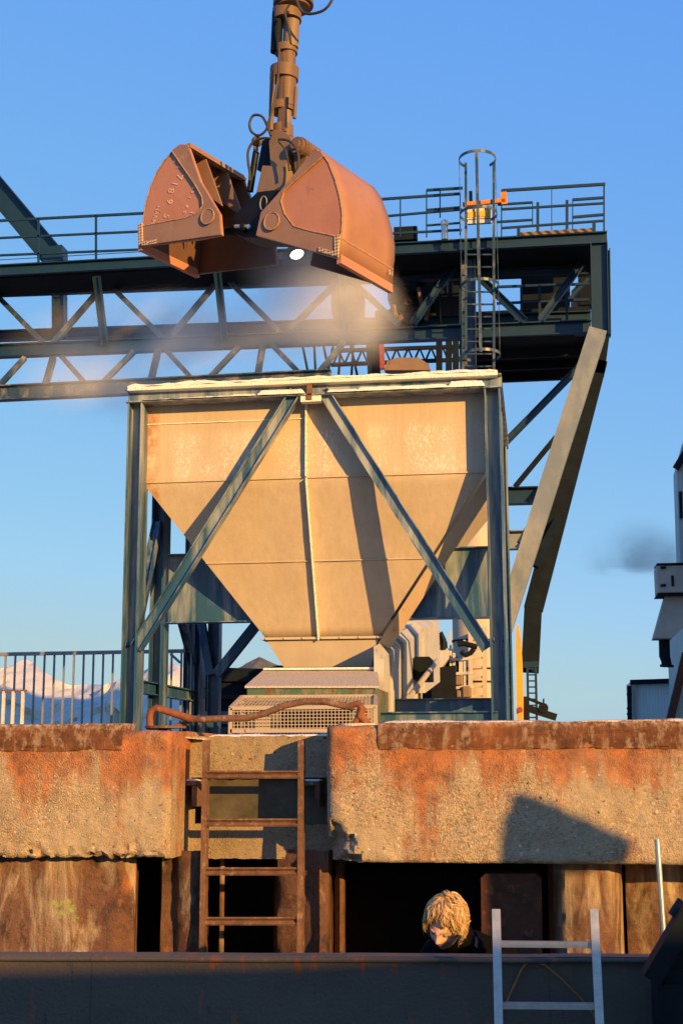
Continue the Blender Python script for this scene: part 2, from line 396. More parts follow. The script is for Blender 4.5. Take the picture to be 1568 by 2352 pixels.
def clad(name, a, b, f=40):
    t = NT(name); X, Y, Z = t.xyz()
    c = t.mix(t.ramp(t.noise(.8, 6, .7, t.map((1, 1, .4))), [(.35, 0.), (.7, 1.)]), a, b)
    rib = t.math('SINE', t.math('MULTIPLY', X, f))
    rib2 = t.math('SINE', t.math('MULTIPLY', Y, f))
    return t.done(c, .6, 0, t.bump(t.math('ADD', rib, rib2), .4, .03), .3)
M['clad'] = clad('ribbed_cladding', (.34, .40, .38), (.42, .47, .45))
M['clad_pale'] = clad('pale_cladding', (.62, .64, .60), (.68, .70, .66))
M['tower'] = plain('tower_concrete', (.36, .33, .28), .8, 0, .25, .5)
M['yellow'] = plain('yellow_paint', (.72, .42, .03), .6, 0, .1)
M['orange'] = plain('orange_paint', (.70, .20, .02), .55, 0, .15)
M['red'] = plain('red_paint', (.26, .045, .025), .5, 0, .15)
M['white'] = plain('white_sign', (.55, .53, .48), .6, 0, .15)
M['ground'] = plain('quay_paving', (.22, .20, .17), .9, 0, .3, .6)
M['frost'] = salt_mat('frosted_edge', (.52, .42, .32), (.68, .60, .50), (.22, .10, .05), .52)
def stripes():
    t = NT('hazard_stripes'); X, Y, Z = t.xyz()
    s = t.math('SINE', t.math('MULTIPLY', t.math('ADD', X, Z), 34))
    return t.done(t.mix(t.math('GREATER_THAN', s, 0.), (.015, .015, .015), (.20, .12, .02)), .6)  # yellow darkened: the shadow over the board is put into its colour
M['stripes'] = stripes()
def tread():
    t = NT('hatched_wear_pad')
    ck = t.n('ShaderNodeTexChecker'); ck.inputs['Scale'].default_value = 44
    mp = t.n('ShaderNodeMapping'); mp.inputs['Rotation'].default_value = (.3, R(45), .4); t.l(t.tc, mp.inputs[0]); t.l(mp.outputs[0], ck.inputs[0])
    return t.done(t.mix(ck.outputs[1], (.20, .10, .05), (.62, .46, .28)), .6, 0, t.bump(ck.outputs[1], .8, .01))
M['tread'] = tread()

# ------------------------------------------------------------------ ground and water
Y_Q = 8.2                                        # face of the quay
g = MB(); g.face([(-400, 9.6, -.03), (400, 9.6, -.03), (400, 900, -.03), (-400, 900, -.03)])
setting(g.build('ground', M['ground']))
tw = NT('water_surface')
M['water'] = tw.done((.02, .03, .03), .15, 0, tw.bump(tw.noise(1.5, 5), .4, .1))
g = MB(); g.face([(-300, -300, -4.2), (300, -300, -4.2), (300, 12, -4.2), (-300, 12, -4.2)])
setting(g.build('water', M['water']))

# ------------------------------------------------------------------ quay wall
zq = lambda v, u=784, Y=Y_Q: at(u, v, Y).z
quay = thing('quay_wall', 'rust stained pebbled concrete quay wall with a recess for a ladder', 'quay wall', (0, Y_Q, -.9))

def coping(x0, x1, ztop, zbot, rl, rr, rag, chip=None, step=.022, seed=0):
    """a big concrete beam: rounded ends, rough face, ragged underside"""
    prof = []                                    # (depth behind face, z, is bottom)
    D = 1.4; rt = .045
    prof.append((D, ztop, 0)); prof.append((.4, ztop, 0)); prof.append((.12, ztop, 0))
    for k in range(5):
        a = math.pi / 2 * k / 4; prof.append((rt - rt * math.sin(a), ztop - rt + rt * math.cos(a), 0))
    nz = int((ztop - zbot - rt - .05) / step)
    for k in range(1, nz): prof.append((0, ztop - rt - (ztop - zbot - rt - .03) * k / nz, 0))
    for k in range(4):
        a = math.pi / 2 * k / 3; prof.append((.03 - .03 * math.cos(a), zbot + .03 - .03 * math.sin(a), 1))
    prof.append((.12, zbot, 1)); prof.append((.4, zbot, 1)); prof.append((D, zbot, 1))
    n = int((x1 - x0) / step); b = MB(); rows = []
    xs = [x0 + (x1 - x0) * i / n for i in range(n + 1)]
    ext = []
    for x in xs:
        off = 0
        if rr and x1 - x < rr: d = x1 - x; off = rr - math.sqrt(max(0, rr * rr - (rr - d) ** 2))
        if rl and x - x0 < rl: d = x - x0; off = rl - math.sqrt(max(0, rl * rl - (rl - d) ** 2))
        row = []
        for dy, z, bt in prof:
            q = Vector((x, dy, z + seed))
            yy = dy + off * (1 if dy < .3 else 0)
            yy += .010 * fb(q, 9) + .004 * fb(q, 40)
            zz = z
            if bt and dy < .3: zz += rag * (.014 * fb((x, seed, 0), 3) + .024 * abs(fb((x, 2, seed), 11)) + .016 * max(-.3, fb((x, 5, seed), 24)))
            if z > ztop - .01: zz += .008 * fb((x, dy, 1), 6)
            if z < zbot + .16 and rag: yy += rag * max(0, fb((x, z * 2, seed + 5), 16) + .1) * .055 * (1 - (z - zbot) / .16)
            if chip:
                cx, cz, cr = chip
                dd = math.hypot(x - cx, (z - cz)) + .05 * fb(q, 14)
                if dd < cr and dy < .3: yy += (cr - dd) * 1.1 + .02
            row.append(Vector((x, Y_Q + yy, zz)))
        rows.append(row)
    b.sheet(rows)
    for row, dirn in ((rows[0], 1), (rows[-1], -1)):            # end caps as fans
        b.face([p for p in row])
    return b
XL = at(389, 1800, Y_Q).x; XR = at(747, 1800, Y_Q).x
ZT = zq(1676); ZB = zq(1977)
b = coping(-8.5, XL, ZT, ZB, 0, .045, 1.0, seed=3)
b.build('coping_block', M['concrete'], quay, True)
b = coping(XR, 4.5, zq(1664, 1100), zq(1984, 1100), .07, 0, .15, chip=(XR + .0, zq(1968), .19), seed=11)
b.build('coping_block', M['concrete'], quay, True)

def edge_beam(x0, x1, z0, z1, seed, fade=0):
    rows = []; n = int((x1 - x0) / .03)
    for i in range(n + 1):
        x = x0 + (x1 - x0) * i / n; row = []
        for k in range(13):
            a = -math.pi * .5 + math.pi * .95 * k / 12
            r = (z1 - z0) / 2
            y = .012 - .022 * max(0, math.cos(a)) ** .3 if k else .06
            q = Vector((x, y, seed + k * .1))
            row.append(Vector((x, Y_Q + y + .010 * fb(q, 8) + .006 * fb(q, 30), (z0 + z1) / 2 + r * math.sin(a) + .006 * fb(q + Vector((3, 0, 0)), 12))))
        row.append(Vector((x, Y_Q + .3, z1 + .004)))
        rows.append(row)
    b = MB(); b.sheet(rows); b.face(rows[-1]); b.face(rows[0]); return b
edge_beam(-8.5, at(281, 1700, Y_Q).x, zq(1726, 150), zq(1662, 150), 1).build('edge_beam', M['edge'], quay, True)
edge_beam(at(868, 1700, Y_Q).x, 4.5, zq(1722, 1200), zq(1658, 1200), 5).build('edge_beam', M['edge'], quay, True)
# frost lying on the top edges
def crust(p0, p1, wid, h0, h1, seed=0, n=60, bulge=.4):
    """an uneven bank of salt or frost lying along p0-p1"""
    p0, p1 = Vector(p0), Vector(p1); d = (p1 - p0); L = d.length; dn = d.normalized()
    x = dn.cross(Vector((0, 0, 1))).normalized(); rows = []
    for i in range(n + 1):
        f = i / n; c = p0 + d * f
        e = min(1, f * n / 2.5, (1 - f) * n / 2.5)
        h = (h0 + (h1 - h0) * (.5 + fb((f * L * 2.1 + seed, seed, 0), 1) * .8 + .25 * fb((f * L * 9, seed, 4), 1))) * (.35 + .65 * e)
        h = max(h, h0 * .3)
        row = []
        for k in range(9):
            a = math.pi * k / 8
            wv = wid * (.5 + .10 * fb((f * L * 5, k * .4, seed), 1))
            row.append(c + x * (wv * math.cos(a)) + Vector((0, 0, h * math.sin(a) ** bulge)))
        rows.append(row)
    b = MB(); b.sheet(rows); b.face(rows[0]); b.face(rows[-1]); return b
crust((XL + .1, Y_Q + .55, ZT - .055), (at(258, 1680, Y_Q).x, Y_Q + .09, ZT - .006), .12, .012, .02, 2).build('frost', M['frost'], quay, True)
crust((at(866, 1660, Y_Q).x, Y_Q + .12, zq(1661, 1200)), (4.4, Y_Q + .12, zq(1661, 1200)), .18, .012, .028, 8, 160).build('frost', M['frost'], quay, True)

# recess between the two beams
YR = 8.72
b = MB(); rows = []
def rough_slab(x0, x1, z0, z1, y, seed, depth=.5):
    nx, nz = int((x1 - x0) / .03), max(3, int((z1 - z0) / .03)); rows = []
    for j in range(nz + 1):
        z = z0 + (z1 - z0) * j / nz
        rows.append([Vector((x0 + (x1 - x0) * i / nx, y + .008 * fb((i * .3, j * .3, seed), 1) + .004 * fb((i, j, seed), 1), z + (.01 * fb((i * .5, seed, 3), 1) if j in (0, nz) else 0))) for i in range(nx + 1)])
    rows.append([p + Vector((0, depth, 0)) for p in rows[-1]])
    rows.insert(0, [p + Vector((0, depth, 0)) for p in rows[0]])
    return MB().sheet(rows)
xr0, xr1 = XL - .1, XR + .25
rough_slab(xr0, xr1, at(500, 1786, YR).z, at(500, 1691, YR).z, YR, 1).build('recess_panel', M['concrete_plain'], quay, True)
rough_slab(xr0, xr1, at(500, 1972, YR).z, at(500, 1893, YR).z, YR, 2).build('recess_panel', M['concrete_plain'], quay, True)
nb = MB(); nb.box((at(462, 1800, YR).x, YR + .05, at(500, 1896, YR).z), (xr1, YR + .3, at(500, 1784, YR).z))
nb.build('niche_plate', plain('olive_plate', (.07, .06, .035), .45, 0, .5, 6), quay)
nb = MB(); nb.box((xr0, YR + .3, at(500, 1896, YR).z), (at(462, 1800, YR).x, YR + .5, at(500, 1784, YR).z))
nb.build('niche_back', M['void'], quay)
for (ua, ub) in ((424, 464), (694, 742)):
    k = MB(); p = at(ua, 1797, YR); q = at(ub, 1797, YR)
    k.box((p.x, YR - .14, p.z - .018), (q.x, YR + .05, p.z + .012), .004)
    k.box((q.x - .03, YR - .14, p.z - .15), (q.x, YR + .05, p.z - .018))
    o = k.build('bracket', M['rust'], quay)
    crust((p.x + .005, YR - .05, p.z + .011), (q.x - .005, YR - .05, p.z + .011), .16, .008, .014, ua, 12).build('frost', M['salt'], o, True)
crust((XL + .12, YR + .10, at(500, 1691, YR).z - .004), (XR - .02, YR + .10, at(500, 1691, YR).z - .004), .2, .010, .02, 31).build('frost', M['salt'], quay, True)
# backfill behind the beams so nothing shows under the paving
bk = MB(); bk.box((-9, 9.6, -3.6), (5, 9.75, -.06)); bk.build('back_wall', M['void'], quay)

# ------------------------------------------------------------------ steel sheet piles
piles = thing('sheet_pile_wall', 'rusty brown steel sheet piling under the concrete quay beam', 'sheet piling', (0, 8.6, -3.4))
ZPB = -3.4; ZPT = ZB + .03
def pile(poly, mat, z1=None, rough=.006):
    pts = []
    for (u0, y0), (u1, y1) in zip(poly, poly[1:]):
        a, c = at(u0, 2080, y0), at(u1, 2080, y1)
        n = max(2, int((c - a).length / .03))
        pts += [a.lerp(c, i / n) for i in range(n)]
    pts.append(at(poly[-1][0], 2080, poly[-1][1]))
    rows = []; z1 = z1 or ZPT
    for j in range(46):
        z = ZPB + (z1 - ZPB) * j / 45
        rows.append([Vector((p.x, p.y + rough * (fb((p.x * 6, z * 4, 2), 1) + .6 * fb((p.x * 25, z * 18, 5), 1)), z)) for p in pts])
    b = MB().sheet(rows); o = b.build('sheet_pile', mat, piles, True)
    s = o.modifiers.new('plate', 'SOLIDIFY'); s.thickness = .018; s.offset = 0
    return o
pile([(-260, 8.5), (-60, 8.37), (150, 8.35), (270, 8.37), (308, 8.42), (318, 9.3)], M['pile'], ZPT, .012)
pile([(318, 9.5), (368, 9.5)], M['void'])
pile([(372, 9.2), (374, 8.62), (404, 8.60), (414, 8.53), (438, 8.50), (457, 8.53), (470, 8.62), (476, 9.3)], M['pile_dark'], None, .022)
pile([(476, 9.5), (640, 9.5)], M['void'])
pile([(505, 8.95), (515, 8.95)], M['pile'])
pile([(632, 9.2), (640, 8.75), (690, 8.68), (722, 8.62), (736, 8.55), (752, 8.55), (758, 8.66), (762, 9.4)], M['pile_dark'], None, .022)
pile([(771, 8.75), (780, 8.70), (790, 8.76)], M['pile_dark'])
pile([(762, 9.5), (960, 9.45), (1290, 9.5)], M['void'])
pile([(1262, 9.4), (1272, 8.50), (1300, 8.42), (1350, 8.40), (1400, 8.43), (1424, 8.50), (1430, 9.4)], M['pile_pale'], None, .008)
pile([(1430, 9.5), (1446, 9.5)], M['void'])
pile([(1436, 9.4), (1440, 8.78), (1520, 8.72), (1660, 8.74), (1800, 8.8)], M['pile'], None, .01)

# rusty steel fender post in front of the piles
Yb = 8.3
fp = [at(1104, 2016, Yb), at(1116, 2007, Yb), at(1228, 2007, Yb), at(1242, 2020, Yb), at(1242, 2400, Yb), at(1104, 2400, Yb)]
fpost = MB().prism(fp, (0, .28, 0))
bmesh.ops.subdivide_edges(fpost.bm, edges=fpost.bm.edges[:], cuts=3, use_grid_fill=True)
for v in fpost.bm.verts: v.co += Vector((.01 * fb(v.co, 12), .012 * fb(v.co, 10), 0))
tag(fpost.build('fender_post', M['rust_dark'], None), 'rusty square topped steel fender post below the quay beam', 'fender post')

# ------------------------------------------------------------------ quay ladder
YL = 8.42
lad = thing('quay_ladder', 'rusty iron ladder fixed in the recess of the quay wall', 'ladder', at(580, 2190, YL))
for (u0, v0, u1, v1) in ((472, 1700, 462, 2290), (691, 1700, 688, 2290)):
    s = MB(); a, c = at(u0, v0, YL + (.0)), at(u1, v1, YL - .03)
    s.bar(a, c, .034, .012, (0, 1, 0)); s.bar(a + Vector((.012, .03, 0)), c + Vector((.012, .03, 0)), .01, .06, (0, 1, 0))
    s.build('stringer', M['rust'], lad)
for (v, ua, ub) in ((1775, 474, 690), (1885, 472, 690), (1997, 470, 689), (2111, 466, 689), (2225, 464, 688)):
    s = MB(); a, c = at(ua, v, YL), at(ub, v, YL)
    s.bar(a, c, .03, .011, (0, .75, 1)); s.bar(a + Vector((0, -.004, -.022)), c + Vector((0, -.004, -.022)), .03, .011, (0, -.75, 1))
    s.build('rung', M['rust'], lad)

# ------------------------------------------------------------------ bent rusty pipe on the quay edge
YP = 8.62
pr = thing('grab_rail', 'bent rusty pipe rail lying along the top of the quay', 'pipe rail', at(560, 1670, YP))
def P(*q, Y=YP): return [at(u, v, Y) for u, v in q]
MB().tube(P((345, 1676), (344, 1645), (348, 1632), (360, 1626), (380, 1632), (412, 1643), (446, 1653)), .024, 12).build('bent_pipe', M['rust_bright'], pr, True)
MB().tube(P((432, 1651), (470, 1652), (520, 1650), (565, 1650), (610, 1638), (655, 1620), (700, 1611), (745, 1611), (785, 1620), (812, 1626)), .0215, 12).build('long_pipe', M['rust'], pr, True)
MB().tube(P((365, 1678), (400, 1668), (440, 1656), Y=YP + .06), .013, 10).build('stay', M['rust'], pr, True)
k = MB(); c = at(832, 1640, YP)
k.tube(P((800, 1622), (822, 1616), (830, 1628), (826, 1645), (846, 1664)), [.018, .024, .03, .03, .02], 10)
k.tube(P((826, 1640), (815, 1662), (806, 1672)), .02, 8); k.tube(P((830, 1645), (850, 1668), (862, 1672)), .018, 8)
k.build('broken_end', M['rust_bright'], pr, True)
for (ua, ub, v) in ((333, 428, 1673), (776, 862, 1668)):
    k = MB(); c = at((ua + ub) / 2, v, YP); k.tube([c, c + Vector((0, 0, .016))], (ub - ua) / 2 * px(YP), 24)
    k.build('base_plate', M['frost'] if ua > 700 else M['rust'], pr)

# ------------------------------------------------------------------ barge: coaming, side deck, hold
YC = 6.1
barge = thing('barge', 'grey steel hatch coaming of a cargo barge moored at the quay', 'barge', (0, YC, -3.2))
zc0, zc1 = at(0, 2193, YC), at(1560, 2199, YC)
b = MB()
n = 120; rows = []
xa, xb = -4.5, at(1508, 2200, YC).x
def ztop(x): return zc0.z + (zc1.z - zc0.z) * (x - zc0.x) / (zc1.x - zc0.x) + .003 * fb((x * 2, 0, 0), 1)
for i in range(n + 1):
    x = xa + (xb - xa) * i / n; z = ztop(x); y = YC + .004 * fb((x, 0, 3), 1)
    rows.append([Vector((x, YC + .10, z - .03)), Vector((x, YC + .10, z)), Vector((x, y, z)), Vector((x, y, z - .03))] + [Vector((x, YC + .006 * fb((x * 1.3, q * .2, 7), 1), z - .05 * q)) for q in range(2, 44)])
b.sheet(rows); b.build('coaming', M['hull'], barge, True)
b = MB(); n = 80; b.sheet([[Vector((xa + (xb - xa) * i / n, YC - .012 + .003 * fb((i * .2, 1, 2), 1), ztop(xa + (xb - xa) * i / n) - q)) for q in (.004, .014, .024)] for i in range(n + 1)]); b.build('edge_strip', M['hull'], barge, True).modifiers.new('t', 'SOLIDIFY').thickness = .012
MB().box((-4.5, YC + .1, -2.02), (4.5, 7.55, -1.98)).build('side_deck', M['dark'], barge)
MB().box((-4.5, 7.5, -4.1), (4.5, 7.6, -1.9)).build('hull_side', M['dark'], barge)
MB().box((-4.5, -6.0, -3.35), (4.5, YC + .05, -3.25)).build('hold_floor', M['dark'], barge)
# stepped bulkhead at the right of the hold
k = MB(); Yk = 5.7
k.bar(at(1492, 2246, Yk), at(1580, 2096, Yk), .16, .07, (0, 0, 1)); k.build('ramp_plate', M['dark'], barge)
for i, (ua, va) in enumerate(((1507, 2258), (1524, 2228), (1541, 2200), (1558, 2168))):
    p = at(ua, va, Yk - .02); q = at(1700, va, Yk - .02)
    MB().box((p.x, Yk - .05 + .03 * i, -3.2), (q.x, Yk + .3, p.z)).build('bulkhead_rib', M['dark'], barge)
k = MB(); k.tube([at(1552, 2110, Yk + .05), at(1575, 2075, Yk + .05)], .04, 10); k.build('fairlead', M['black'], barge, True)

# ------------------------------------------------------------------ blocks added out of frame, outlined to cast the quay and coaming shadows
YW = -3.0
def back(p, YW=YW):                              # where the sun's ray to p crosses the plane Y = YW
    t = (YW - p.y) / sdir.y; return p + sdir * t
wh = thing('shadow_blocks', 'unseen added blocks outlined to throw shadows on the quay and the coaming', 'shadow_blocks', back(at(700, 2300, YC)))
quay_shadow_block = [back(at(u, v, y), 3.0) for u, v, y in ((1155, 1872, 8.2), (1166, 1868, 8.2), (1176, 1826, 8.2), (1192, 1819, 8.2), (1242, 1836, 8.2), (1452, 1930, 8.2), (1438, 1988, 8.2), (1290, 2005, 8.4), (1272, 2190, 8.4), (1080, 2190, 8.4), (1128, 1990, 8.25), (1152, 1880, 8.2))]
quay_shadow_block[8].z = quay_shadow_block[9].z = -3.2
MB().prism(quay_shadow_block, sdir * .5).build('quay_shadow_block', M['hull'], wh)
low = [back(at(u, v, YC)) for u, v in ((-900, 2255), (0, 2226), (500, 2213), (720, 2206), (880, 2196), (1000, 2185), (1900, 2185))]
zb = -3.2
MB().prism(low + [Vector((low[-1].x, YW, zb)), Vector((low[0].x, YW, zb))], sdir * 1.2).build('coaming_shadow_block', M['hull'], wh)

# ------------------------------------------------------------------ aluminium ladder, pole, rope
YA = 5.75
al = thing('aluminium_ladder', 'bare aluminium ladder leaning on the dark hatch coaming', 'ladder', at(1255, 2400, YA))
for q in (((1139, 2090), (1148, 2480)), ((1363, 2090), (1382, 2480))):
    s = MB(); a, c = at(*q[0], YA + .12), at(*q[1], YA - .03); s.bar(a, c, .034, .06, (0, 1, 0)); s.build('stringer', M['alu'], al)
for v, ua, ub in ((2168, 1141, 1367), (2309, 1144, 1374), (2450, 1146, 1380)):
    yy = YA + .12 - .15 * (v - 2090) / 390
    s = MB(); s.bar(at(ua, v, yy), at(ub, v + 2, yy), .03, .024); s.build('rung', M['alu'], al)
po = MB(); po.tube([at(1524, 2160, 6.3), at(1508, 1928, 6.3)], .0125, 16)
tag(po.build('pole', M['galv'], None, True), 'upright bare metal pole at the right of the coaming', 'pole')
ro = MB(); Yr = YC - .02
ro.tube([at(u, v, Yr) for u, v in ((1140, 2420), (1142, 2370), (1150, 2330), (1170, 2285), (1196, 2228), (1206, 2214), (1215, 2212))], .0045, 6)
ro.tube([at(u, v, Yr) for u, v in ((1236, 2212), (1250, 2216), (1290, 2250), (1330, 2290), (1362, 2330), (1370, 2350))], .0045, 6)
ro.tube([at(1215, 2212, Yr), at(1222, 2204, Yr + .03), at(1222, 2196, YC + .06), at(1230, 2196, YC + .06), at(1230, 2204, Yr + .03), at(1236, 2212, Yr)], .0045, 6)
tag(ro.build('rope', M['rope'], None, True), 'thin orange rope hanging on the coaming behind the aluminium ladder', 'rope')

# ------------------------------------------------------------------ loading hopper
YF = 14.0
X0, X1 = at(284, 1300, YF).x, at(1157, 1300, YF).x
hop = thing('loading_hopper', 'big tan dockside loading hopper in a blue steel frame, crusted with white salt', 'hopper', ((X0 + X1) / 2, YF, 0))
zf = lambda v, u=717: at(u, v, YF).z
ZR1, ZR0 = zf(866), zf(906)                      # rim, top and underside
PW, PD = .165, .30
DEP = 3.07
YM, YB = 15.0, YF + DEP - PD
def post(x, y0, dep=PD, w=PW, z1=None):
    c0 = Vector((x, y0 + dep / 2, 0)); c1 = Vector((x, y0 + dep / 2, z1 or ZR0))
    b = MB(); b.hbar(c0, c1, dep, w, .016, (1, 0, 0)); return b
for x in (X0 + PW / 2, X1 - PW / 2):
    for y in (YF, YM, YB):
        post(x, y, w=PW if y != YM else .15).build('post', M['blue'], hop)
# rim beam: I sections round the top with a lip
RH = ZR1 - ZR0
for (p, q, upx) in (((X0 - .02, YF + .08, 0), (X1 + .02, YF + .08, 0), 0), ((X0 - .02, YB + .09, 0), (X1 + .02, YB + .09, 0), 0)):
    z = (ZR0 + ZR1) / 2 - .03
    b = MB(); b.hbar((p[0], p[1], z), (q[0], q[1], z), .2, RH * .78, .014); b.build('rim_beam', M['blue'], hop)
for x in (X0 + .08, X1 - .08):
    z = (ZR0 + ZR1) / 2 - .03
    b = MB(); b.hbar((x, YF + .18, z), (x, YB, z), .2, RH * .78, .014); b.build('rim_beam', M['blue'], hop)
b = MB(); zl = ZR1 - .075
for lo, hi in (((X0 + .0, YF - .03, zl), (X1 - .02, YF + .20, zl + .045)), ((X0, YB, zl), (X1 - .02, YB + .2, zl + .045)), ((X0, YF + .2, zl), (X0 + .2, YB, zl + .045)), ((X1 - .22, YF + .2, zl), (X1 - .02, YB, zl + .045))):
    b.box(lo, hi, .006)
b.build('rim_lip', M['salt'], hop)
# salt lying on lip and ledge
def hs(*a, **k): return crust(*a, **k).build('salt_crust', M['salt'], hop, True)
zt = zl + .044
hs((X0 + .0, YF + .075, zt), (X1 - .02, YF + .075, zt), .22, .018, .062, seed=4, n=150)
hs((X0 + .1, YF + .2, zt), (X0 + .1, YB + .1, zt), .2, .02, .06, seed=9)
hs((X1 - .12, YF + .2, zt), (X1 - .12, YB + .1, zt), .22, .02, .06, seed=14)
hs((X0 + .1, YB + .1, zt), (X1 - .1, YB + .1, zt), .2, .02, .06, seed=19)
zg = (ZR0 + ZR1) / 2 - .03 - RH * .39 + .013
def xu(u): return at(u, 890, YF).x
for ua, ub, h0, h1, s in ((330, 478, .006, .016, 1), (470, 590, .012, .045, 2), (594, 700, .055, .07, 3), (752, 822, .035, .05, 5), (815, 1033, .045, .062, 6), (1030, 1112, .075, .10, 7)):
    hs((xu(ua), YF + .02, zg), (xu(ub), YF + .02, zg), .14, h0, h1, seed=s, n=40, bulge=.6)
# the bin
BF, BB = YF + .24, YB - .02
xa, xb = at(330, 1000, BF).x, at(1112, 1000, BF).x
zb1, zbk = ZR0 + .04, at(720, 1096, BF).z
oy0, oy1 = YF + 1.02, YF + 1.92
ox0, ox1 = at(612, 1466, oy0).x, at(868, 1466, oy0).x
zo = at(740, 1466, oy0).z
T = [Vector((xa, BF, zb1)), Vector((xb, BF, zb1)), Vector((xb, BB, zb1)), Vector((xa, BB, zb1))]
K = [Vector((p.x, p.y, zbk)) for p in T]
O = [Vector((ox0, oy0, zo)), Vector((ox1, oy0, zo)), Vector((ox1, oy1, zo)), Vector((ox0, oy1, zo))]
b = MB()
def wall(a, c, d, e, nu=24, nv=14, amp=.012, seed=0):
    rows = []; nrm = (c - a).cross(e - a).normalized()
    for j in range(nv + 1):
        row = []
        for i in range(nu + 1):
            s, t_ = i / nu, j / nv
            p = a.lerp(c, s).lerp(e.lerp(d, s), t_)
            k = math.sin(math.pi * s) * math.sin(math.pi * t_)
            row.append(p + nrm * (amp * k * (.5 + 1.2 * fb((s * 4, t_ * 3, seed), 1))))
        rows.append(row)
    b.sheet(rows)
for i in range(4):
    j = (i + 1) % 4
    wall(T[i], T[j], K[j], K[i], seed=i); wall(K[i], K[j], O[j], O[i], seed=i + 5)
bmesh.ops.remove_doubles(b.bm, verts=b.bm.verts, dist=.0005)
bn = b.build('bin', M['bin'], hop, True)
sd = bn.modifiers.new('plate', 'SOLIDIFY'); sd.thickness = .012; sd.offset = -1
b = MB()
lerp = lambda a, c, t: Vector(a).lerp(Vector(c), t)
# weld seams round the bin
def seam(f, o=.010):
    a, c = lerp(K[0], O[0], f), lerp(K[1], O[1], f); n_ = Vector((0, -1, -.4)).normalized() * o
    MB().bar(a + n_, c + n_, .008, .012).build('seam', M['bin'], hop)
seam(0.0); seam(.51)
a, c = lerp(T[0], K[0], .27), lerp(T[1], K[1], .27)
MB().bar(a + Vector((0, -.008, 0)), lerp(a, c, .485) + Vector((0, -.008, 0)), .008, .010).build('seam', M['salt'], hop)
# central rib
tm, km, om = lerp(T[0], T[1], .488), lerp(K[0], K[1], .488), lerp(O[0], O[1], .475)
nrm = Vector((0, -1, 0)); ns = (K[1] - K[0]).cross(O[0] - K[0]).normalized(); ns = ns if ns.y < 0 else -ns
k = MB(); k.bar(tm + nrm * .035, km + nrm * .035, .012, .07, nrm); k.bar(km + ns * .035, om + ns * .035, .012, .07, ns)
rib = k.build('rib', M['salt'], hop)
k = MB()
for i in range(26):
    f = i / 25
    p = lerp(tm, km, f * 2.2) + nrm * .02 if f < .45 else lerp(km, om, (f - .45) / .55) + ns * .02
    k.ball(p, .011, 6)
k.build('rivet', M['rust'], rib)
# edge plate along the right corner
k = MB(); e0, e1 = lerp(K[1], O[1], -.02), lerp(K[1], O[1], 1.02)
ex = Vector((.07, .05, 0)); k.bar(e0 + ex + Vector((.03, 0, -.03)), e1 + ex + Vector((.02, -.05, -.06)), .012, .15, Vector((.75, .0, .3)))
k.build('corner_plate', painted('rusty_tan_plate', (.46, .33, .20), (.50, .38, .25), rust=(.46, .20, .08), rust_at=.60, rough=.6, scale=4), hop)
# outlet: bolted flange, tapered spout
k = MB(); k.box((ox0 - .05, oy0 - .05, zo - .014), (ox1 + .05, oy1 + .05, zo + .014), .003); fl = k.build('flange', M['tanwall'], hop)
k = MB()
for i in range(7): k.ball((ox0 + (ox1 - ox0) * i / 6, oy0 - .052, zo), .014, 6)
k.build('bolt', M['tanwall'], fl)
zs = at(740, 1532, oy0 + .1).z; sx0, sx1 = at(652, 1532, oy0 + .1).x, at(852, 1532, oy0 + .1).x
S = [Vector((sx0, oy0 + .1, zs)), Vector((sx1, oy0 + .1, zs)), Vector((sx1, oy1 - .1, zs)), Vector((sx0, oy1 - .1, zs))]
b = MB(); O2 = [p - Vector((0, 0, .02)) for p in O]
for i in range(4): wall(O2[i], O2[(i + 1) % 4], S[(i + 1) % 4], S[i], 8, 6, .004, i)
b.build('spout', M['tanwall'], hop, True)
# braces in the front frame
for q in (((681, 900), (314, 1488), 1), ((742, 898), (1118, 1490), -1)):
    a, c = at(*q[0], YF + .07), at(*q[1], YF + .07)
    d = (c - a).normalized(); sd_ = d.cross(Vector((0, 1, 0))).normalized()
    b = MB(); b.hbar(a, c, .12, .13, .012, sd_); b.build('brace', M['blue'], hop)
MB().box((at(690, 900, YF).x, YF + .0, zf(922)), (at(737, 900, YF).x, YF + .1, zf(908))).build('brace_plate', M['salt'], hop)
MB().box((at(705, 900, YF).x, YF - .02, zf(918)), (at(716, 900, YF).x, YF + .04, zf(872))).build('brace_plate', M['rust'], hop)
# deep cross plates half way back
pz1, pz0 = at(1100, 1258, YM).z, at(1100, 1416, YM).z
for ua, ub in ((384, 640), (850, 1122)):
    b = MB(); b.box((at(ua, 1350, YM).x, YM + .06, pz0), (at(ub, 1350, YM).x, YM + .075, pz1))
    b.box((at(ua, 1350, YM).x, YM - .02, pz0 - .014), (at(ub, 1350, YM).x, YM + .15, pz0)); b.box((at(ua, 1350, YM).x, YM - .02, pz1), (at(ub, 1350, YM).x, YM + .15, pz1 + .014))
    b.build('cross_plate', M['blue'], hop)
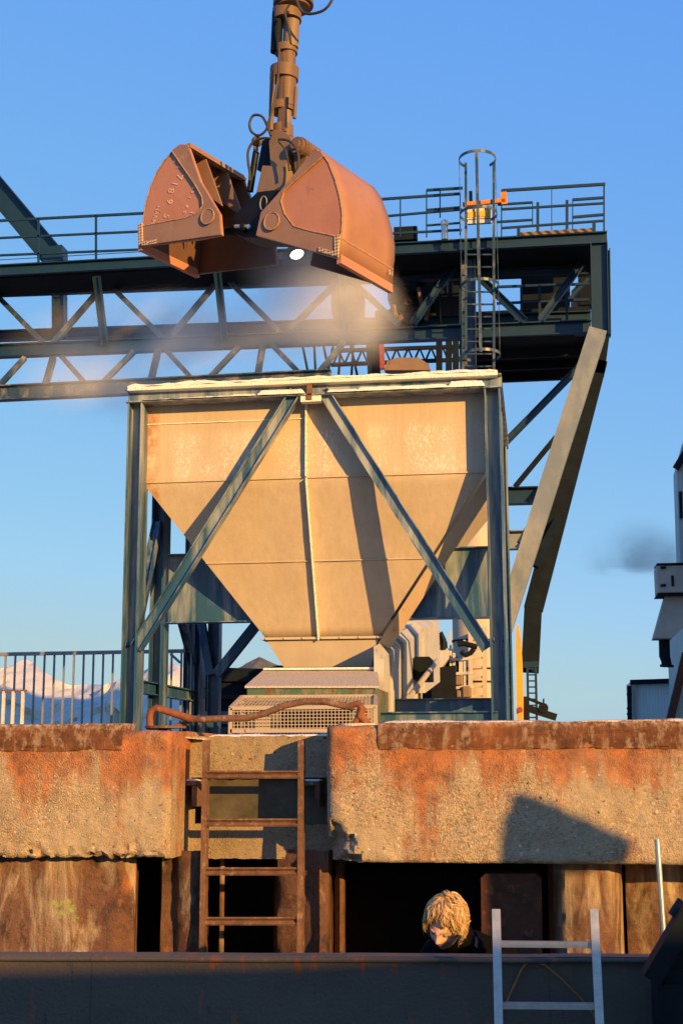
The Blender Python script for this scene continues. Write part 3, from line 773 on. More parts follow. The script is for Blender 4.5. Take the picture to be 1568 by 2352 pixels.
# side and rear bracing
def hb(name, u0, v0, y0, u1, v1, y1, w_, h_, mat='blue', up=(0, 0, 1)):
    MB().hbar(at(u0, v0, y0), at(u1, v1, y1), w_, h_, .012, up).build(name, M[mat], hop)
for x in (X0 + .08, X1 - .08):
    zz = at(330, 1578, 14.5).z
    MB().hbar((x, YF + PD, zz), (x, YB, zz), .1, .14, .012).build('side_rail', M['blue'], hop)
    for (ya, za, yb, zb_) in ((YF + .15, zf(1480), YM, zf(1150)), (YM + .2, zf(1200), YB, zf(1480))):
        MB().hbar((x, ya, za), (x, yb, zb_), .1, .1, .01, (1, 0, 0)).build('side_brace', M['blue'], hop)
hb('rear_brace', 597, 1425, YB, 497, 1550, YB, .12, .12, up=(0, 1, 0)); hb('rear_brace', 462, 1425, YB, 484, 1550, YB, .1, .1, up=(0, 1, 0))
for u in (432, 488):
    p = at(u, 1600, YB); MB().hbar((p.x, YB + .09, 0), (p.x, YB + .09, ZR0), .15, .15, .014, (1, 0, 0)).build('rear_column', M['blue'], hop)
for y, va in ((YM + .3, 1620), (YF + .1, 1646)):
    z = at(1000, va, y).z; MB().hbar((at(640, va, y).x, y, z), (X1 - .1, y, z), .12, .15 if va == 1620 else .1, .012).build('base_beam', M['blue'], hop)
z = at(420, 1592, YB).z; MB().hbar((X0 + .2, YB, z), (at(470, 1592, YB).x, YB, z), .1, .13, .012).build('base_beam', M['blue'], hop)

# ------------------------------------------------------------------ feeder with its wire guard, conveyor
YG = 13.5
fd = thing('feeder_box', 'green feeder box with a dusty sloping lid right under the hopper outlet', 'feeder', at(714, 1640, YG))
fl0, fr0 = at(568, 1577, YG), at(858, 1577, YG); bl, br = at(610, 1540, YG + 1.3), at(866, 1540, YG + 1.3)
b = MB(); b.prism([fl0, fr0, Vector((fr0.x, YG, -.02)), Vector((fl0.x, YG, -.02))], (0, 1.3, 0)); b.build('box', M['green'], fd)
b = MB(); e = Vector((0, 0, .004)); b.prism([fl0 + e + Vector((-.02, -.03, -.02)), fr0 + e + Vector((.06, -.03, -.02)), br + e, bl + e], (0, 0, .022)); b.build('lid', salt_mat('dusty_lid', (.46, .39, .31), (.54, .46, .38), (.30, .24, .2), .62), fd)
b = MB(); q0, q1 = at(606, 1537, YG + 1.1), at(872, 1535, YG + 1.1); b.bar(q0, q1, .06, .022); b.build('lid_hinge', M['salt'], fd)
YK = 12.7
cg = thing('wire_guard', 'rusty framed wire mesh guard cage standing in front of the green feeder', 'mesh guard', at(696, 1690, YK))
c0, c1 = at(530, 1627, YK), at(862, 1623, YK); d0, d1 = at(556, 1601, YK + .62), at(862, 1599, YK + .62)
lo = -.02; b = MB(); t_ = .035
V = lambda p, z: Vector((p.x, p.y, z))
for p, q in ((c0, c1), (d0, d1), (c0, d0), (c1, d1), (c0, V(c0, lo)), (c1, V(c1, lo)), (V(c0, .05), V(c1, .05)), (d0, V(d0, lo)), (d1, V(d1, lo))): b.bar(p, q, t_, t_)
b.build('frame', M['cage'], cg)
def mesh_grid(a, c, d, e, nu, nv, r):
    b = MB()
    for i in range(1, nu): b.bar(a.lerp(c, i / nu), e.lerp(d, i / nu), r, r, (0, 1, .1))
    for j in range(1, nv): b.bar(a.lerp(e, j / nv), c.lerp(d, j / nv), r, r, (0, 1, .1))
    return b
mesh_grid(c0, c1, V(c1, lo), V(c0, lo), 40, 9, .007).build('front_mesh', M['cage'], cg)
mesh_grid(c0, c1, d1, d0, 40, 8, .006).build('top_mesh', M['cage'], cg)
b = MB(); b.box((at(585, 1650, YK).x, YK + .05, -.02), (at(617, 1650, YK).x, YK + .07, .18)); b.build('motor_plate', M['tanwall'], cg)
b = MB(); p = at(720, 1650, YK + .3); b.tube([p + Vector((-.3, 0, 0)), p + Vector((.35, 0, 0))], .11, 16); b.build('motor', M['dark'], cg, True)

cv = thing('conveyor', 'pale enclosed belt conveyor climbing away behind the hopper outlet', 'conveyor', at(880, 1660, 14.5))
xs = at(882, 1560, 14.5).x
def cz(y, top): return (.26 + (y - 14.5) * .108) if not top else (.98 + (y - 14.5) * .146)
def section(y0, y1, grow, mat, name):
    b = MB(); w_ = 1.1 if y0 > 15.9 else .11
    r = []
    for y in (y0, y1):
        z0, z1 = cz(y, 0) - grow, cz(y, 1) + grow
        r.append([Vector((xs + grow, y, z0)), Vector((xs + grow, y, z1 - .12)), Vector((xs - .10, y, z1)), Vector((xs - w_, y, z1)), Vector((xs - w_ - grow, y, z0))])
    b.prism(r[0], r[1][0] - r[0][0]) if False else None
    va = [b.bm.verts.new(p) for p in r[0]]; vb = [b.bm.verts.new(p) for p in r[1]]
    for i in range(5): b.bm.faces.new((va[i], va[(i + 1) % 5], vb[(i + 1) % 5], vb[i]))
    b.bm.faces.new(va); b.bm.faces.new(vb)
    b.build(name, M[mat], cv)
ys = [14.5, 15.1, 16.0, 16.35, 16.7, 18.2, 19.0, 21.9]
for i in range(len(ys) - 1):
    section(ys[i], ys[i + 1] - .03, (0, .03, 0, .035, 0, .02, 0.06)[i], 'casing', 'casing_panel')
b = MB(); b.tube([at(930, 1602, 15.8) + Vector((.05, 0, 0)), at(1003, 1518, 18.6)], .035, 10); b.build('chute_pipe', M['tanwall'], cv, True)
b = MB(); p = at(915, 1546, 18.0); b.box((xs + .02, 17.8, p.z - .1), (xs + .22, 18.5, p.z + .2)); b.build('junction_box', M['dark'], cv)
for u, y in ((958, 19.5), (982, 21)):
    b = MB(); q = at(u, 1600, y); b.hbar((q.x - .15, y, -.02), (q.x - .15, y, cz(y, 0)), .12, .12, .012, (1, 0, 0)); b.build('support_leg', M['casing'], cv)

# machinery behind, right of the conveyor
Yq = 24.0
mh = thing('machine_house', 'black machine housing with pipes beyond the conveyor', 'machine', at(1000, 1610, Yq))
b = MB(); a, c = at(968, 1605, Yq), at(1046, 1532, Yq); b.prism([at(968, 1606, Yq), at(966, 1565, Yq), at(985, 1536, Yq), at(1046, 1528, Yq), at(1046, 1606, Yq)], (0, 1.6, 0)); b.build('housing', M['black'], mh)
b = MB(); b.prism([at(992, 1490, Yq), at(1012, 1480, Yq), at(1030, 1492, Yq), at(1030, 1512, Yq), at(1004, 1545, Yq), at(992, 1545, Yq)], (0, .8, 0)); b.build('hood', M['casing'], mh)
b = MB()
for k_ in range(9):
    u, v = 1000 + 6 * k_, 1450 + 9 * k_ + random.uniform(-6, 6)
    b.tube([at(u, v, Yq + .4), at(u + random.uniform(-6, 8), v + random.uniform(14, 40), Yq + .4), at(u + random.uniform(-3, 10), 1540, Yq + .4)], .05 + .04 * random.random(), 8)
b.tube([at(1002, 1488, Yq), at(1004, 1462, Yq), at(1012, 1455, Yq), at(1018, 1470, Yq), at(1018, 1492, Yq)], .05, 8)
b.build('pipes', M['dark'], mh, True)
b = MB(); b.tube([at(1058, 1496, Yq - .1), at(1068, 1505, Yq - .1), at(1080, 1500, Yq - .1), at(1088, 1490, Yq - .1)], .045, 8); b.tube([at(1050, 1480, Yq), at(1064, 1478, Yq), at(1095, 1486, Yq)], .05, 10); b.build('exhaust_pipe', M['dark'], mh, True)
b = MB()
for u, v0, v1, r_ in ((1042, 1500, 1606, .05), (1058, 1520, 1606, .07), (1066, 1470, 1606, .04), (1034, 1450, 1540, .04)): b.bar(at(u, v0, Yq + .2), at(u + random.uniform(-2, 2), v1, Yq + .2), r_, r_, (0, 1, 0))
for v in (1515, 1548, 1580): b.bar(at(1036, v, Yq + .15), at(1086, v - 3, Yq + .15), .05, .05)
b.build('pipe_rack', M['casing'], mh)
b = MB()
for u, v, ww, hh in ((1046, 1552, 16, 22), (1062, 1576, 18, 26), (1048, 1586, 10, 16)): p, q = at(u, v + hh, Yq + .1), at(u + ww, v, Yq + .1); b.box((p.x, Yq + .05, p.z), (q.x, Yq + .35, q.z), .02)
b.build('valve_box', M['boom_tan'], mh)
tk = thing('steel_tank', 'tan cylindrical tank with a caged ladder, seen between conveyor and hopper post', 'tank', at(1075, 1610, 26))
p = at(1095, 1600, 26); r_ = 53 * px(26)
b = MB(); b.tube([Vector((p.x, 26, -.03)), Vector((p.x, 26, at(1075, 1415, 26).z + 2.0))], r_, 28); b.build('shell', M['tanwall'], tk, True)
b = MB()
for v in (1475, 1540, 1570): z = at(1075, v, 26).z; b.tube([Vector((p.x, 26, z)), Vector((p.x, 26, z + .03))], r_ + .03, 28)
b.build('hoop', M['dark'], tk)
b = MB()
for u in (1080, 1112): b.bar(at(u, 1605, 25.2), at(u, 1440, 25.2), .08, .08, (0, 1, 0))
for v in range(1445, 1605, 22): b.bar(at(1080, v, 25.2), at(1112, v, 25.2), .04, .04)
b.build('ladder', M['tanwall'], tk)
dk = thing('storage_bunker', 'low dark bunker in the shade behind the hopper legs', 'bunker', at(560, 1660, 21))
b = MB(); b.prism([at(445, 1664, 21), at(447, 1545, 21), at(475, 1532, 21), at(606, 1536, 21), at(640, 1528, 21), at(760, 1535, 21), at(760, 1664, 21)], (0, 3, 0)); b.build('wall', M['dark'], dk)
b = MB()
for v in (1560, 1600): b.bar(at(447, v, 20.95), at(760, v + 2, 20.95), .06, .06)
b.build('wale', M['black'], dk)
b = MB(); b.tube([at(455, 1570, 20.7), at(452, 1540, 20.7), at(470, 1528, 20.7)], .07, 10); b.build('pipe', M['black'], dk, True)
b = MB(); b.prism([at(458, 1662, 20.6), at(458, 1640, 20.6), at(470, 1634, 20.6), at(530, 1634, 20.6), at(530, 1662, 20.6)], (0, .3, 0)); b.build('kerb', M['blue'], dk)

# ------------------------------------------------------------------ clamshell grab
YGR = 12.6
wv = (Rh * .53 + Fh * .85).normalized(); ov = Vector((wv.y, -wv.x, 0)); GW = 1.0
G0 = at(600, 520, YGR)
grab = thing('clamshell_grab', 'open rust red clamshell grab hanging over the hopper from a hydraulic column', 'grab', G0)
def gp(pts, d=0.0): return [on(u, v, G0 + wv * d, wv) for u, v in pts]
def jaw(outline, arc, frame, edge_in, inner, boss, pads, marks):
    """one half shell: two side plates, the curved back between them, raised frame, boss, welds"""
    near = gp(outline); b = MB(); b.prism(near, wv * .03); body = b.build('jaw', M['jaw'], grab)
    body.name = 'jaw'
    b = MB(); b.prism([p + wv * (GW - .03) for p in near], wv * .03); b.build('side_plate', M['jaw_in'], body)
    a = gp(arc); rows = []; nseg = 6
    cen = sum(near, Vector()) / len(near)
    b = MB(); rows = [[p + wv * (GW * i / nseg) for p in a] for i in range(nseg + 1)]; b.sheet(rows)
    o = b.build('shell', M['jaw_shell'], body, True, recalc=True)
    md = o.modifiers.new('plate', 'SOLIDIFY'); md.thickness = .025; md.offset = 0
    ins = lambda p: p + (lambda q: (q - wv * q.dot(wv)).normalized() * .03)(cen - p)
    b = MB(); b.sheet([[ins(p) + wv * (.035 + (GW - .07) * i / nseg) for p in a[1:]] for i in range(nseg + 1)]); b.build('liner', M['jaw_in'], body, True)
    for dd in (-.022, GW - .002):
        b = MB(); b.prism([p + wv * dd for p in gp(frame)], wv * .024); b.build('frame_plate', M['jaw_frame'], body)
    # top lip and cutting lip run across the width
    for i, (p, r_) in enumerate(((a[0], .035), (a[-1], .03))):
        b = MB(); q = p + wv * GW; b.bar(p, q, .05, .05 if i == 0 else .09); b.build('lip', M['jaw_frame'] if i == 0 else M['jaw'], body)
    # horizontal wear strip line on the shell
    k = a[-2]; b = MB(); out_ = (k - cen); out_ = (out_ - wv * out_.dot(wv)).normalized() * .018
    b.tube([k + out_, k + wv * GW + out_], .008, 6); b.build('weld', M['weld'], body)
    b = MB(); b.tube([p - wv * .024 for p in gp(edge_in)], .006, 6); b.build('weld', M['weld'], body, True)
    b = MB(); b.tube([p - wv * .004 for p in gp(arc)], .005, 6); b.build('weld', M['weld'], body, True)
    c = gp([boss[:2]])[0]; r_ = boss[2] * px(YGR); t1 = Vector((0, 0, 1)); t0 = ov
    circ = [c - wv * .04 + t0 * (math.cos(x) * r_) + t1 * (math.sin(x) * r_) for x in (2 * math.pi * k_ / 28 for k_ in range(28))]
    b = MB(); b.prism(circ, wv * .03); b.build('pin_boss', M['jaw_frame'], body)
    circ = [p - wv * .002 for p in circ]; b = MB(); b.tube(circ + circ[:1], .006, 6, False); b.build('weld', M['weld'], body, True)
    for pd in pads:
        b = MB(); b.prism([p - wv * .034 for p in gp(pd)], wv * .03); b.build('wear_pad', M['tread'], body)
    # gussets inside
    for poly in inner:
        b = MB(); b.prism([p + wv * (GW * .30) for p in gp(poly)], wv * .02); b.build('gusset', M['jaw_frame'], body)
        b = MB(); b.prism([p + wv * (GW * .68) for p in gp(poly)], wv * .02); b.build('gusset', M['jaw_frame'], body)
    return body
LO = [(398, 347), (415, 334), (433, 334), (462, 418), (506, 492), (510, 540), (460, 550), (322, 566), (328, 516), (332, 480), (346, 430), (361, 395), (378, 369)]
LARC = [(433, 334), (415, 334), (398, 347), (378, 369), (361, 395), (346, 430), (335, 469), (329, 512), (328, 525), (322, 566)]
LF = [(398, 347), (415, 334), (433, 334), (462, 418), (506, 492), (510, 540), (322, 566), (328, 522), (430, 502), (456, 491), (469, 474), (467, 454), (450, 424)]
LE = [(398, 349), (450, 424), (467, 454), (469, 474), (456, 491), (430, 502), (330, 521)]
lj = jaw(LO, LARC, LF, LE, [[(400, 352), (432, 340), (460, 420), (470, 450), (400, 400)]], (482, 500, 20), [[(321, 520), (331, 514), (332, 560), (323, 566)], [(330, 558), (363, 552), (364, 561), (330, 566)]], None)
RO = [(722, 348), (738, 350), (754, 373), (769, 412), (780, 451), (786, 490), (785, 525), (782, 545), (778, 595), (690, 569), (591, 542), (602, 490), (640, 448)]
RARC = [(722, 348), (738, 350), (754, 373), (769, 412), (780, 451), (786, 490), (785, 525), (782, 545), (778, 595)]
RF = [(722, 348), (640, 448), (602, 490), (591, 542), (690, 569), (778, 595), (782, 546), (722, 534), (678, 522), (656, 492), (648, 464), (654, 442), (672, 424), (745, 360), (738, 350)]
RE = [(742, 363), (672, 424), (654, 442), (648, 464), (656, 492), (678, 522), (722, 534), (780, 546)]
rj = jaw(RO, RARC, RF, RE, [[(735, 356), (700, 390), (690, 430), (760, 430)]], (629, 511, 22), [[(772, 545), (782, 540), (780, 592), (771, 588)], [(735, 570), (772, 580), (770, 590), (734, 579)]], None)

# chalked figures on the left jaw, two marks on the right one
def mark(txt, u, v, size, ang, par, mat='chalk', plane=None, lift=.028, right=None, upw=None, bold=.004):
    c = bpy.data.curves.new('mark', 'FONT'); c.body = txt; c.size = size; c.align_x = 'CENTER'; c.align_y = 'CENTER'; c.extrude = .0004; c.offset = bold * .25
    tmp = bpy.data.objects.new('tmp', c); col.objects.link(tmp)
    me = bpy.data.meshes.new_from_object(tmp.evaluated_get(bpy.context.evaluated_depsgraph_get()))
    bpy.data.objects.remove(tmp); 
    rx = right or ov; uz = upw or Vector((0, 0, 1)); nn = rx.cross(uz).normalized()
    p = plane if plane is not None else gp([(u, v)], -lift)[0]
    ca, sa = math.cos(ang), math.sin(ang)
    off = Vector(par.parent.location) if par.parent else Vector((0, 0, 0))
    for q in me.vertices:
        x, y = q.co.x * ca - q.co.y * sa, q.co.x * sa + q.co.y * ca
        q.co = p + rx * x + uz * y + nn * q.co.z - off
    o = bpy.data.objects.new('chalk_mark', me); col.objects.link(o); o.parent = par; me.materials.append(M[mat])
def zz(x, y): return 319.9 + x * .10854 , 353.9 + y * .10854       # picture place from the enlarged jaw view
for ch, x, y, sz in (('6', 750, 160, .055), ('2', 835, 270, .07), ('7', 850, 480, .12), ('1', 745, 625, .12), ('8', 670, 775, .115), ('9', 640, 1000, .115), ('5', 570, 1310, .11), ('-', 470, 1215, .05)):
    mark(ch, *zz(x, y), sz, R(-112), lj, lift=.006)
for ch, x, y, sz in (('0', 1145, 715, .05), ('0', 1125, 800, .05), ('1', 1060, 915, .06), ('8', 1010, 1105, .055), ('.', 950, 1150, .05), ('0', 962, 1230, .055), ('1', 1115, 1240, .08)):
    mark(ch, *zz(x, y), sz, R(-112), lj, lift=.006)
mark('HARM', *zz(345, 1290), .075, R(-112), lj, lift=.006)
bp = RARC[-1]; pr_ = gp([(782, 572)])[0] + wv * .90
mark('S 1', 0, 0, .07, 0, rj, plane=pr_ + ov * .045 + Vector((0, 0, .03)), right=wv, bold=.003)

# body between the jaws
def slab(pts, d0, d1, mat, name, par=grab, smooth=False):
    b = MB(); b.prism(gp(pts, GW * d0), wv * (GW * (d1 - d0))); return b.build(name, M[mat], par, smooth)
blk = slab([(532, 500), (552, 480), (572, 460), (591, 441), (634, 436), (655, 445), (690, 480), (690, 535), (650, 545), (560, 545), (536, 535)], .18, .50, 'black', 'hinge_body')
slab([(603, 380), (655, 383), (652, 432), (634, 440), (590, 452), (588, 445)], .30, .75, 'boom_tan', 'upper_box')
slab([(621, 300), (632, 298), (655, 304), (668, 316), (656, 384), (622, 384), (618, 330)], .36, .62, 'boom_tan', 'yoke')
slab([(590, 390), (603, 322), (622, 316), (620, 384)], .55, .70, 'black', 'yoke_plate')
b = MB()
c = gp([(686, 336)], GW * .35)[0]
for rr, d in ((.10, 0), (.085, .05), (.055, .08)):
    pts = [c - wv * d + ov * (math.cos(x) * rr) + Vector((0, 0, math.sin(x) * rr)) for x in (2 * math.pi * k_ / 22 for k_ in range(22))]
    b.prism(pts, wv * (.30 if d == 0 else .05))
b.build('pivot_ear', M['boom'], grab)
b = MB(); b.prism(gp([(672, 350), (706, 350), (700, 372), (690, 395), (678, 392)], GW * .42), wv * .2); b.build('ear_link', M['boom'], grab)
def gt(name, pts, r, mat, d=.45, seg=14):
    b = MB(); b.tube(gp(pts, GW * d), r, seg); return b.build(name, M[mat], grab, True)
k = gt('cylinder', [(588, 350), (574, 440)], .036, 'black', .40)
b = MB(); b.tube(gp([(588, 338), (586, 362)], GW * .40), .028, 12); b.build('piston_rod', M['boom_tan'], k, True)
b = MB(); b.ball(gp([(590, 325)], GW * .40)[0], .06, 12); b.build('cylinder_eye', M['boom'], k, True)
k = gt('cylinder', [(672, 356), (662, 440)], .036, 'black', .55)
b = MB(); b.tube(gp([(674, 340), (672, 360)], GW * .55), .028, 12); b.build('piston_rod', M['boom_tan'], k, True)
gt('pin', [(556, 523), (562, 521)], .045, 'dark', .15); gt('pin', [(540, 520), (565, 520)], .02, 'galv', .16)
b = MB(); pc = gp([(574, 522)], GW * .165)[0]; b.tube([pc, pc - wv * .03], .024, 12); b.build('pin_head', M['galv'], grab, True)
gt('hinge_tube', [(500, 530), (690, 540)], .05, 'black', .55)
# plate mark on the body
pm = gp([(605, 467)], GW * .18 - .006)[0]; b = MB()
oval = [pm + ov * (.042 * math.cos(x)) + Vector((0, 0, .075 * math.sin(x))) for x in (2 * math.pi * i / 20 for i in range(20))]
b.tube(oval + oval[:1], .008, 6, False); b.build('oval_plate', M['rail_grey'], grab, True)
# rotator column, top to bottom: (v0, v1, left, right)
cold = .5
def ring(v0, v1, ul, ur, mat, name, ul2=None, ur2=None):
    p0 = gp([((ul + ur) / 2, v0)], GW * cold)[0]; p1 = gp([(((ul2 or ul) + (ur2 or ur)) / 2, v1)], GW * cold)[0]
    rr = (ur - ul) / 2 * px(YGR + .45); b = MB(); b.tube([p0, p1], rr, 24)
    return b.build(name, M[mat], grab, True)
ring(-60, 20, 630, 716, 'boom', 'swivel_head'); ring(0, 14, 622, 725, 'boom', 'collar'); ring(21, 49, 622, 696, 'boom', 'collar')
ring(49, 110, 650, 690, 'boom_tan', 'column_segment', 648, 686); ring(108, 124, 628, 686, 'boom', 'collar'); ring(122, 162, 641, 681, 'boom', 'column_segment')
ring(157, 184, 617, 690, 'boom', 'collar', 616, 688); ring(184, 246, 634, 683, 'boom', 'column_segment', 631, 680); ring(240, 258, 618, 680, 'boom', 'collar')
ring(256, 292, 637, 672, 'boom_tan', 'column_segment', 635, 669); ring(290, 318, 622, 676, 'boom', 'collar'); ring(316, 384, 624, 657, 'boom_tan', 'column_segment')
gt('ram', [(638, 30), (634, 120)], .062, 'dark', .42); gt('ram', [(626, 165), (622, 300)], .028, 'boom', .35); gt('ram', [(680, 200), (676, 272)], .02, 'boom', .35)
b = MB(); b.prism(gp([(640, 120), (652, 118), (655, 300), (640, 310)], GW * .40), wv * .04); b.build('column_plate', M['boom'], grab)
def spline(pts, n=8):
    out = []; pts = [pts[0]] + list(pts) + [pts[-1]]
    for i in range(1, len(pts) - 2):
        for k_ in range(n):
            t_ = k_ / n; a, b_, c_, d_ = pts[i - 1:i + 3]
            out.append(tuple(.5 * ((2 * b_[j]) + (-a[j] + c_[j]) * t_ + (2 * a[j] - 5 * b_[j] + 4 * c_[j] - d_[j]) * t_ ** 2 + (-a[j] + 3 * b_[j] - 3 * c_[j] + d_[j]) * t_ ** 3) for j in range(2)))
    out.append(pts[-2]); return out
def hose(pts, r=.014, d=.28): 
    b = MB(); b.tube(gp(spline(pts), GW * d), r, 8); b.build('hose', M['hose'], grab, True)
hose([(641, 110), (640, 160), (634, 210), (626, 250), (617, 280), (610, 300), (594, 311), (578, 303), (573, 285), (580, 267), (592, 264), (604, 270), (614, 290), (622, 312)])
hose([(622, 318), (600, 318), (580, 328), (570, 348), (570, 372), (574, 400), (573, 415)])
hose([(640, 320), (660, 322), (676, 334), (685, 356), (684, 385), (676, 400)], .014, .2)
hose([(768, -30), (762, 0), (745, 22), (720, 31), (700, 30), (688, 18), (680, 0)], .015, .3)
hose([(640, 325), (655, 345), (662, 375), (664, 392)], .010, .2)
hose([(668, 100), (662, 60), (655, 30), (665, 10)], .012, .25)

# ------------------------------------------------------------------ gantry crane behind
YC0 = 27.0
gan = thing('gantry_crane', 'long dark blue green gantry crane with railed walkway running behind the hopper', 'gantry crane', at(1200, 1640, YC0))
def gm(name, u0, v0, y0, u1, v1, y1, wpx, dpx=None, prof='bar', mat='gantry', up=None, par=gan):
    a, c = at(u0, v0, y0), at(u1, v1, y1); w_ = wpx * px(YC0); d_ = (dpx or wpx) * px(YC0)
    b = MB()
    if prof == 'bar': b.bar(a, c, d_, w_, up or (0, -.0, 1))
    elif prof == 'I': b.hbar(a, c, d_, w_, .025, up)
    elif prof == 'H':                            # inclined member, flanges seen edge on
        d = (c - a).normalized(); s = d.cross(Vector((0, 1, 0))).normalized(); b.hbar(a, c, d_, w_, .02, s)
    elif prof == 'S':                            # inclined square member
        d = (c - a).normalized(); s = d.cross(Vector((0, 1, 0))).normalized(); b.bar(a, c, d_, w_, s)
    return b.build(name, M[mat], par)
def line(u, u0, v0, u1, v1): return v0 + (v1 - v0) * (u - u0) / (u1 - u0)
top = lambda u: line(u, 0, 623, 1392, 547)
mid = lambda u: line(u, 0, 807, 1360, 752)
low_ = lambda u: line(u, 0, 904, 290, 890)
zdk = at(0, 637, 27).z
gm('top_chord', -500, top(-500), 27, 1393, top(1393), 27, 29, 22, 'I')
gm('top_chord', -500, line(-500, 0, 672, 900, 640), 28.2, 1380, line(1380, 0, 672, 900, 640) - 2, 28.2, 22, 20, 'I')
a0, a1 = at(-500, top(-500) + 14, 27), at(1393, top(1393) + 14, 27)
b = MB(); b.box((a0.x, 27.05, min(a0.z, a1.z) - .0), (a1.x, 28.2, a1.z + .03)); b.build('walkway_deck', M['dark'], gan)
gm('mid_chord', -500, mid(-500), 27.7, 1356, mid(1356), 27.7, 34, 26, 'I')
gm('mid_chord', -500, line(-500, 0, 772, 1050, 738), 29.6, 1356, line(1356, 0, 772, 1050, 738), 29.6, 28, 26, 'I')
gm('low_chord', -500, low_(-500), 27, 760, low_(760), 27, 38, 26, 'I', 'gantry_mid')
for u0, v0, u1, v1, w_ in ((222, 634, 241, 792, 17), (499, 622, 516, 782, 17), (782, 606, 797, 768, 17), (-60, 640, -38, 800, 17)):
    gm('post', u0, v0, 27.05, u1, v1, 27.6, w_, 17, 'H')
for u0, v0, u1, v1, w_ in ((262, 664, 374, 776, 13), (505, 640, 394, 772, 13), (522, 642, 642, 762, 13), (783, 640, 666, 756, 13), (798, 636, 915, 746, 13), (-5, 680, 106, 794, 13), (228, 668, 122, 790, 13), (-40, 690, -150, 810, 13)):
    gm('diagonal', u0, v0, 28.1, u1, v1, 27.8, w_, 13, 'S', 'gantry_mid')
for u0, v0, u1, v1, w_ in ((58, 822, -10, 896, 12), (143, 820, 205, 890, 12), (308, 808, 228, 888, 12), (383, 806, 450, 880, 12), (548, 798, 470, 880, 12), (626, 794, 700, 870, 12), (790, 786, 720, 870, 12)):
    gm('diagonal', u0, v0, 27.6, u1, v1, 27.1, w_, 12, 'S', 'gantry_mid')
for u0, v0, u1, v1 in ((123, 822, 103, 892), (363, 806, 345, 884), (603, 796, 590, 874)):
    gm('post', u0, v0, 27.6, u1, v1, 27.1, 14, 14, 'S', 'gantry_mid')
# right hand bay
gm('end_column', 1374, 562, 27, 1378, 772, 27, 40, 30, 'H', up=(1, 0, 0)); gm('end_column', 1392, 575, 27.9, 1394, 772, 27.9, 16, 30, 'H')
gm('bay_column', 1074, 590, 27.4, 1076, 850, 27.4, 36, 30, 'H', 'gantry_mid'); gm('bay_column', 1060, 590, 28.3, 1062, 850, 28.3, 14, 20, 'S')
for q in ((1104, 640, 1204, 738), (1335, 606, 1240, 736), (1040, 616, 948, 742)): gm('diagonal', q[0], q[1], 27.9, q[2], q[3], 27.6, 17, 16, 'H')
gm('diagonal', 1305, 690, 29.5, 1350, 640, 29.5, 8, 8, 'S')
a0, a1 = at(1056, 769, 27.7), at(1390, 753, 27.7)
b = MB(); b.box((at(1056, 769, 27.7).x, 27.7, a0.z - .12), (at(1350, 753, 27.7).x, 31.2, a0.z - .02)); b.build('lower_deck', M['dark'], gan)
b = MB()
for yy in (28.6, 29.5, 30.4): b.box((at(1056, 769, 27.7).x, yy, a0.z - .3), (at(1345, 753, 27.7).x, yy + .1, a0.z - .121))
b.build('deck_joist', M['dark'], gan)
b = MB(); p, q = at(1197, 690, 30), at(1306, 600, 30); b.box((p.x, 30, p.z), (q.x, 31, q.z)); b.build('machine_room', M['dark'], gan)
b = MB(); p, q = at(1060, 745, 29.9), at(1354, 703, 29.9); b.box((p.x, 29.9, p.z), (q.x, 30.1, q.z)); b.build('parapet', M['dark'], gan)
b = MB(); p, q = at(1060, 622, 29.0), at(1354, 560, 29.0); b.box((p.x, 29.0, p.z), (q.x, 29.1, q.z)); b.build('roof_plate', M['dark'], gan)
b = MB(); p, q = at(1330, 700, 30.2), at(1356, 600, 30.2); b.box((p.x, 30.2, p.z), (q.x, 30.6, q.z)); b.build('side_panel', M['dark'], gan)
b = MB(); b.prism([at(1311, 692, 30.4), at(1311, 668, 30.4), at(1328, 650, 30.4), at(1346, 650, 30.4), at(1342, 696, 30.4), at(1312, 700, 30.4)], (0, .5, 0)); b.build('lit_panel', M['tanwall'], gan)
for v0, v1 in ((659, 652), (697, 688)): gm('inner_rail', 1140, v0, 28.9, 1352, v1, 28.9, 6, 6)
for u in (1196, 1238, 1300): gm('inner_rail', u, 655, 28.9, u + 1, 740, 28.9, 6, 6, 'S')
# winch gear under the deck
b = MB(); p, q = at(890, 688, 29.2), at(1056, 575, 29.2); b.box((p.x, 29.2, p.z), (q.x, 31, q.z)); b.build('winch_house', M['dark'], gan)
b = MB(); p = at(938, 690, 28.6); b.tube([p, p + Vector((0, 1.2, 0))], 31 * px(28.6), 26); wd = b.build('winch_drum', M['black'], gan, True)
b = MB(); b.tube([p - Vector((0, .04, 0)), p + Vector((0, .1, 0))], 13 * px(28.6), 20); b.build('drum_hub', M['rust_dark'], wd, True)
for q in ((895, 640, 985, 725), (985, 640, 890, 720), (1000, 640, 1010, 742), (860, 620, 1050, 640)): gm('gear_strut', q[0], q[1], 28.5, q[2], q[3], 28.5, 9, 9, 'S', 'dark')
b = MB()
for i in range(9):
    u = random.uniform(880, 1040); v = random.uniform(590, 640); p = at(u, v, 28.4); b.box(p, p + Vector((random.uniform(.1, .5), .2, random.uniform(-.25, -.06))))
b.build('winch_gear', M['rust_dark'], gan)
b = MB()
for u, v, ww, hh in ((760, 655, 70, 62), (905, 690, 30, 50), (975, 690, 26, 55), (765, 715, 40, 30), (860, 712, 40, 26)):
    p = at(u, v, 29.8); q = at(u + ww, v + hh, 29.8); b = MB(); b.box((p.x, 29.8, q.z), (q.x, 30.5, p.z), .05); b.build('trolley', M['dark'], gan)
b = MB()
for q in ((902, 700, 912, 742), (960, 660, 968, 700), (985, 690, 978, 735)): b.tube([at(q[0], q[1], 28.3), at(q[2], q[3], 28.3)], .05, 6)
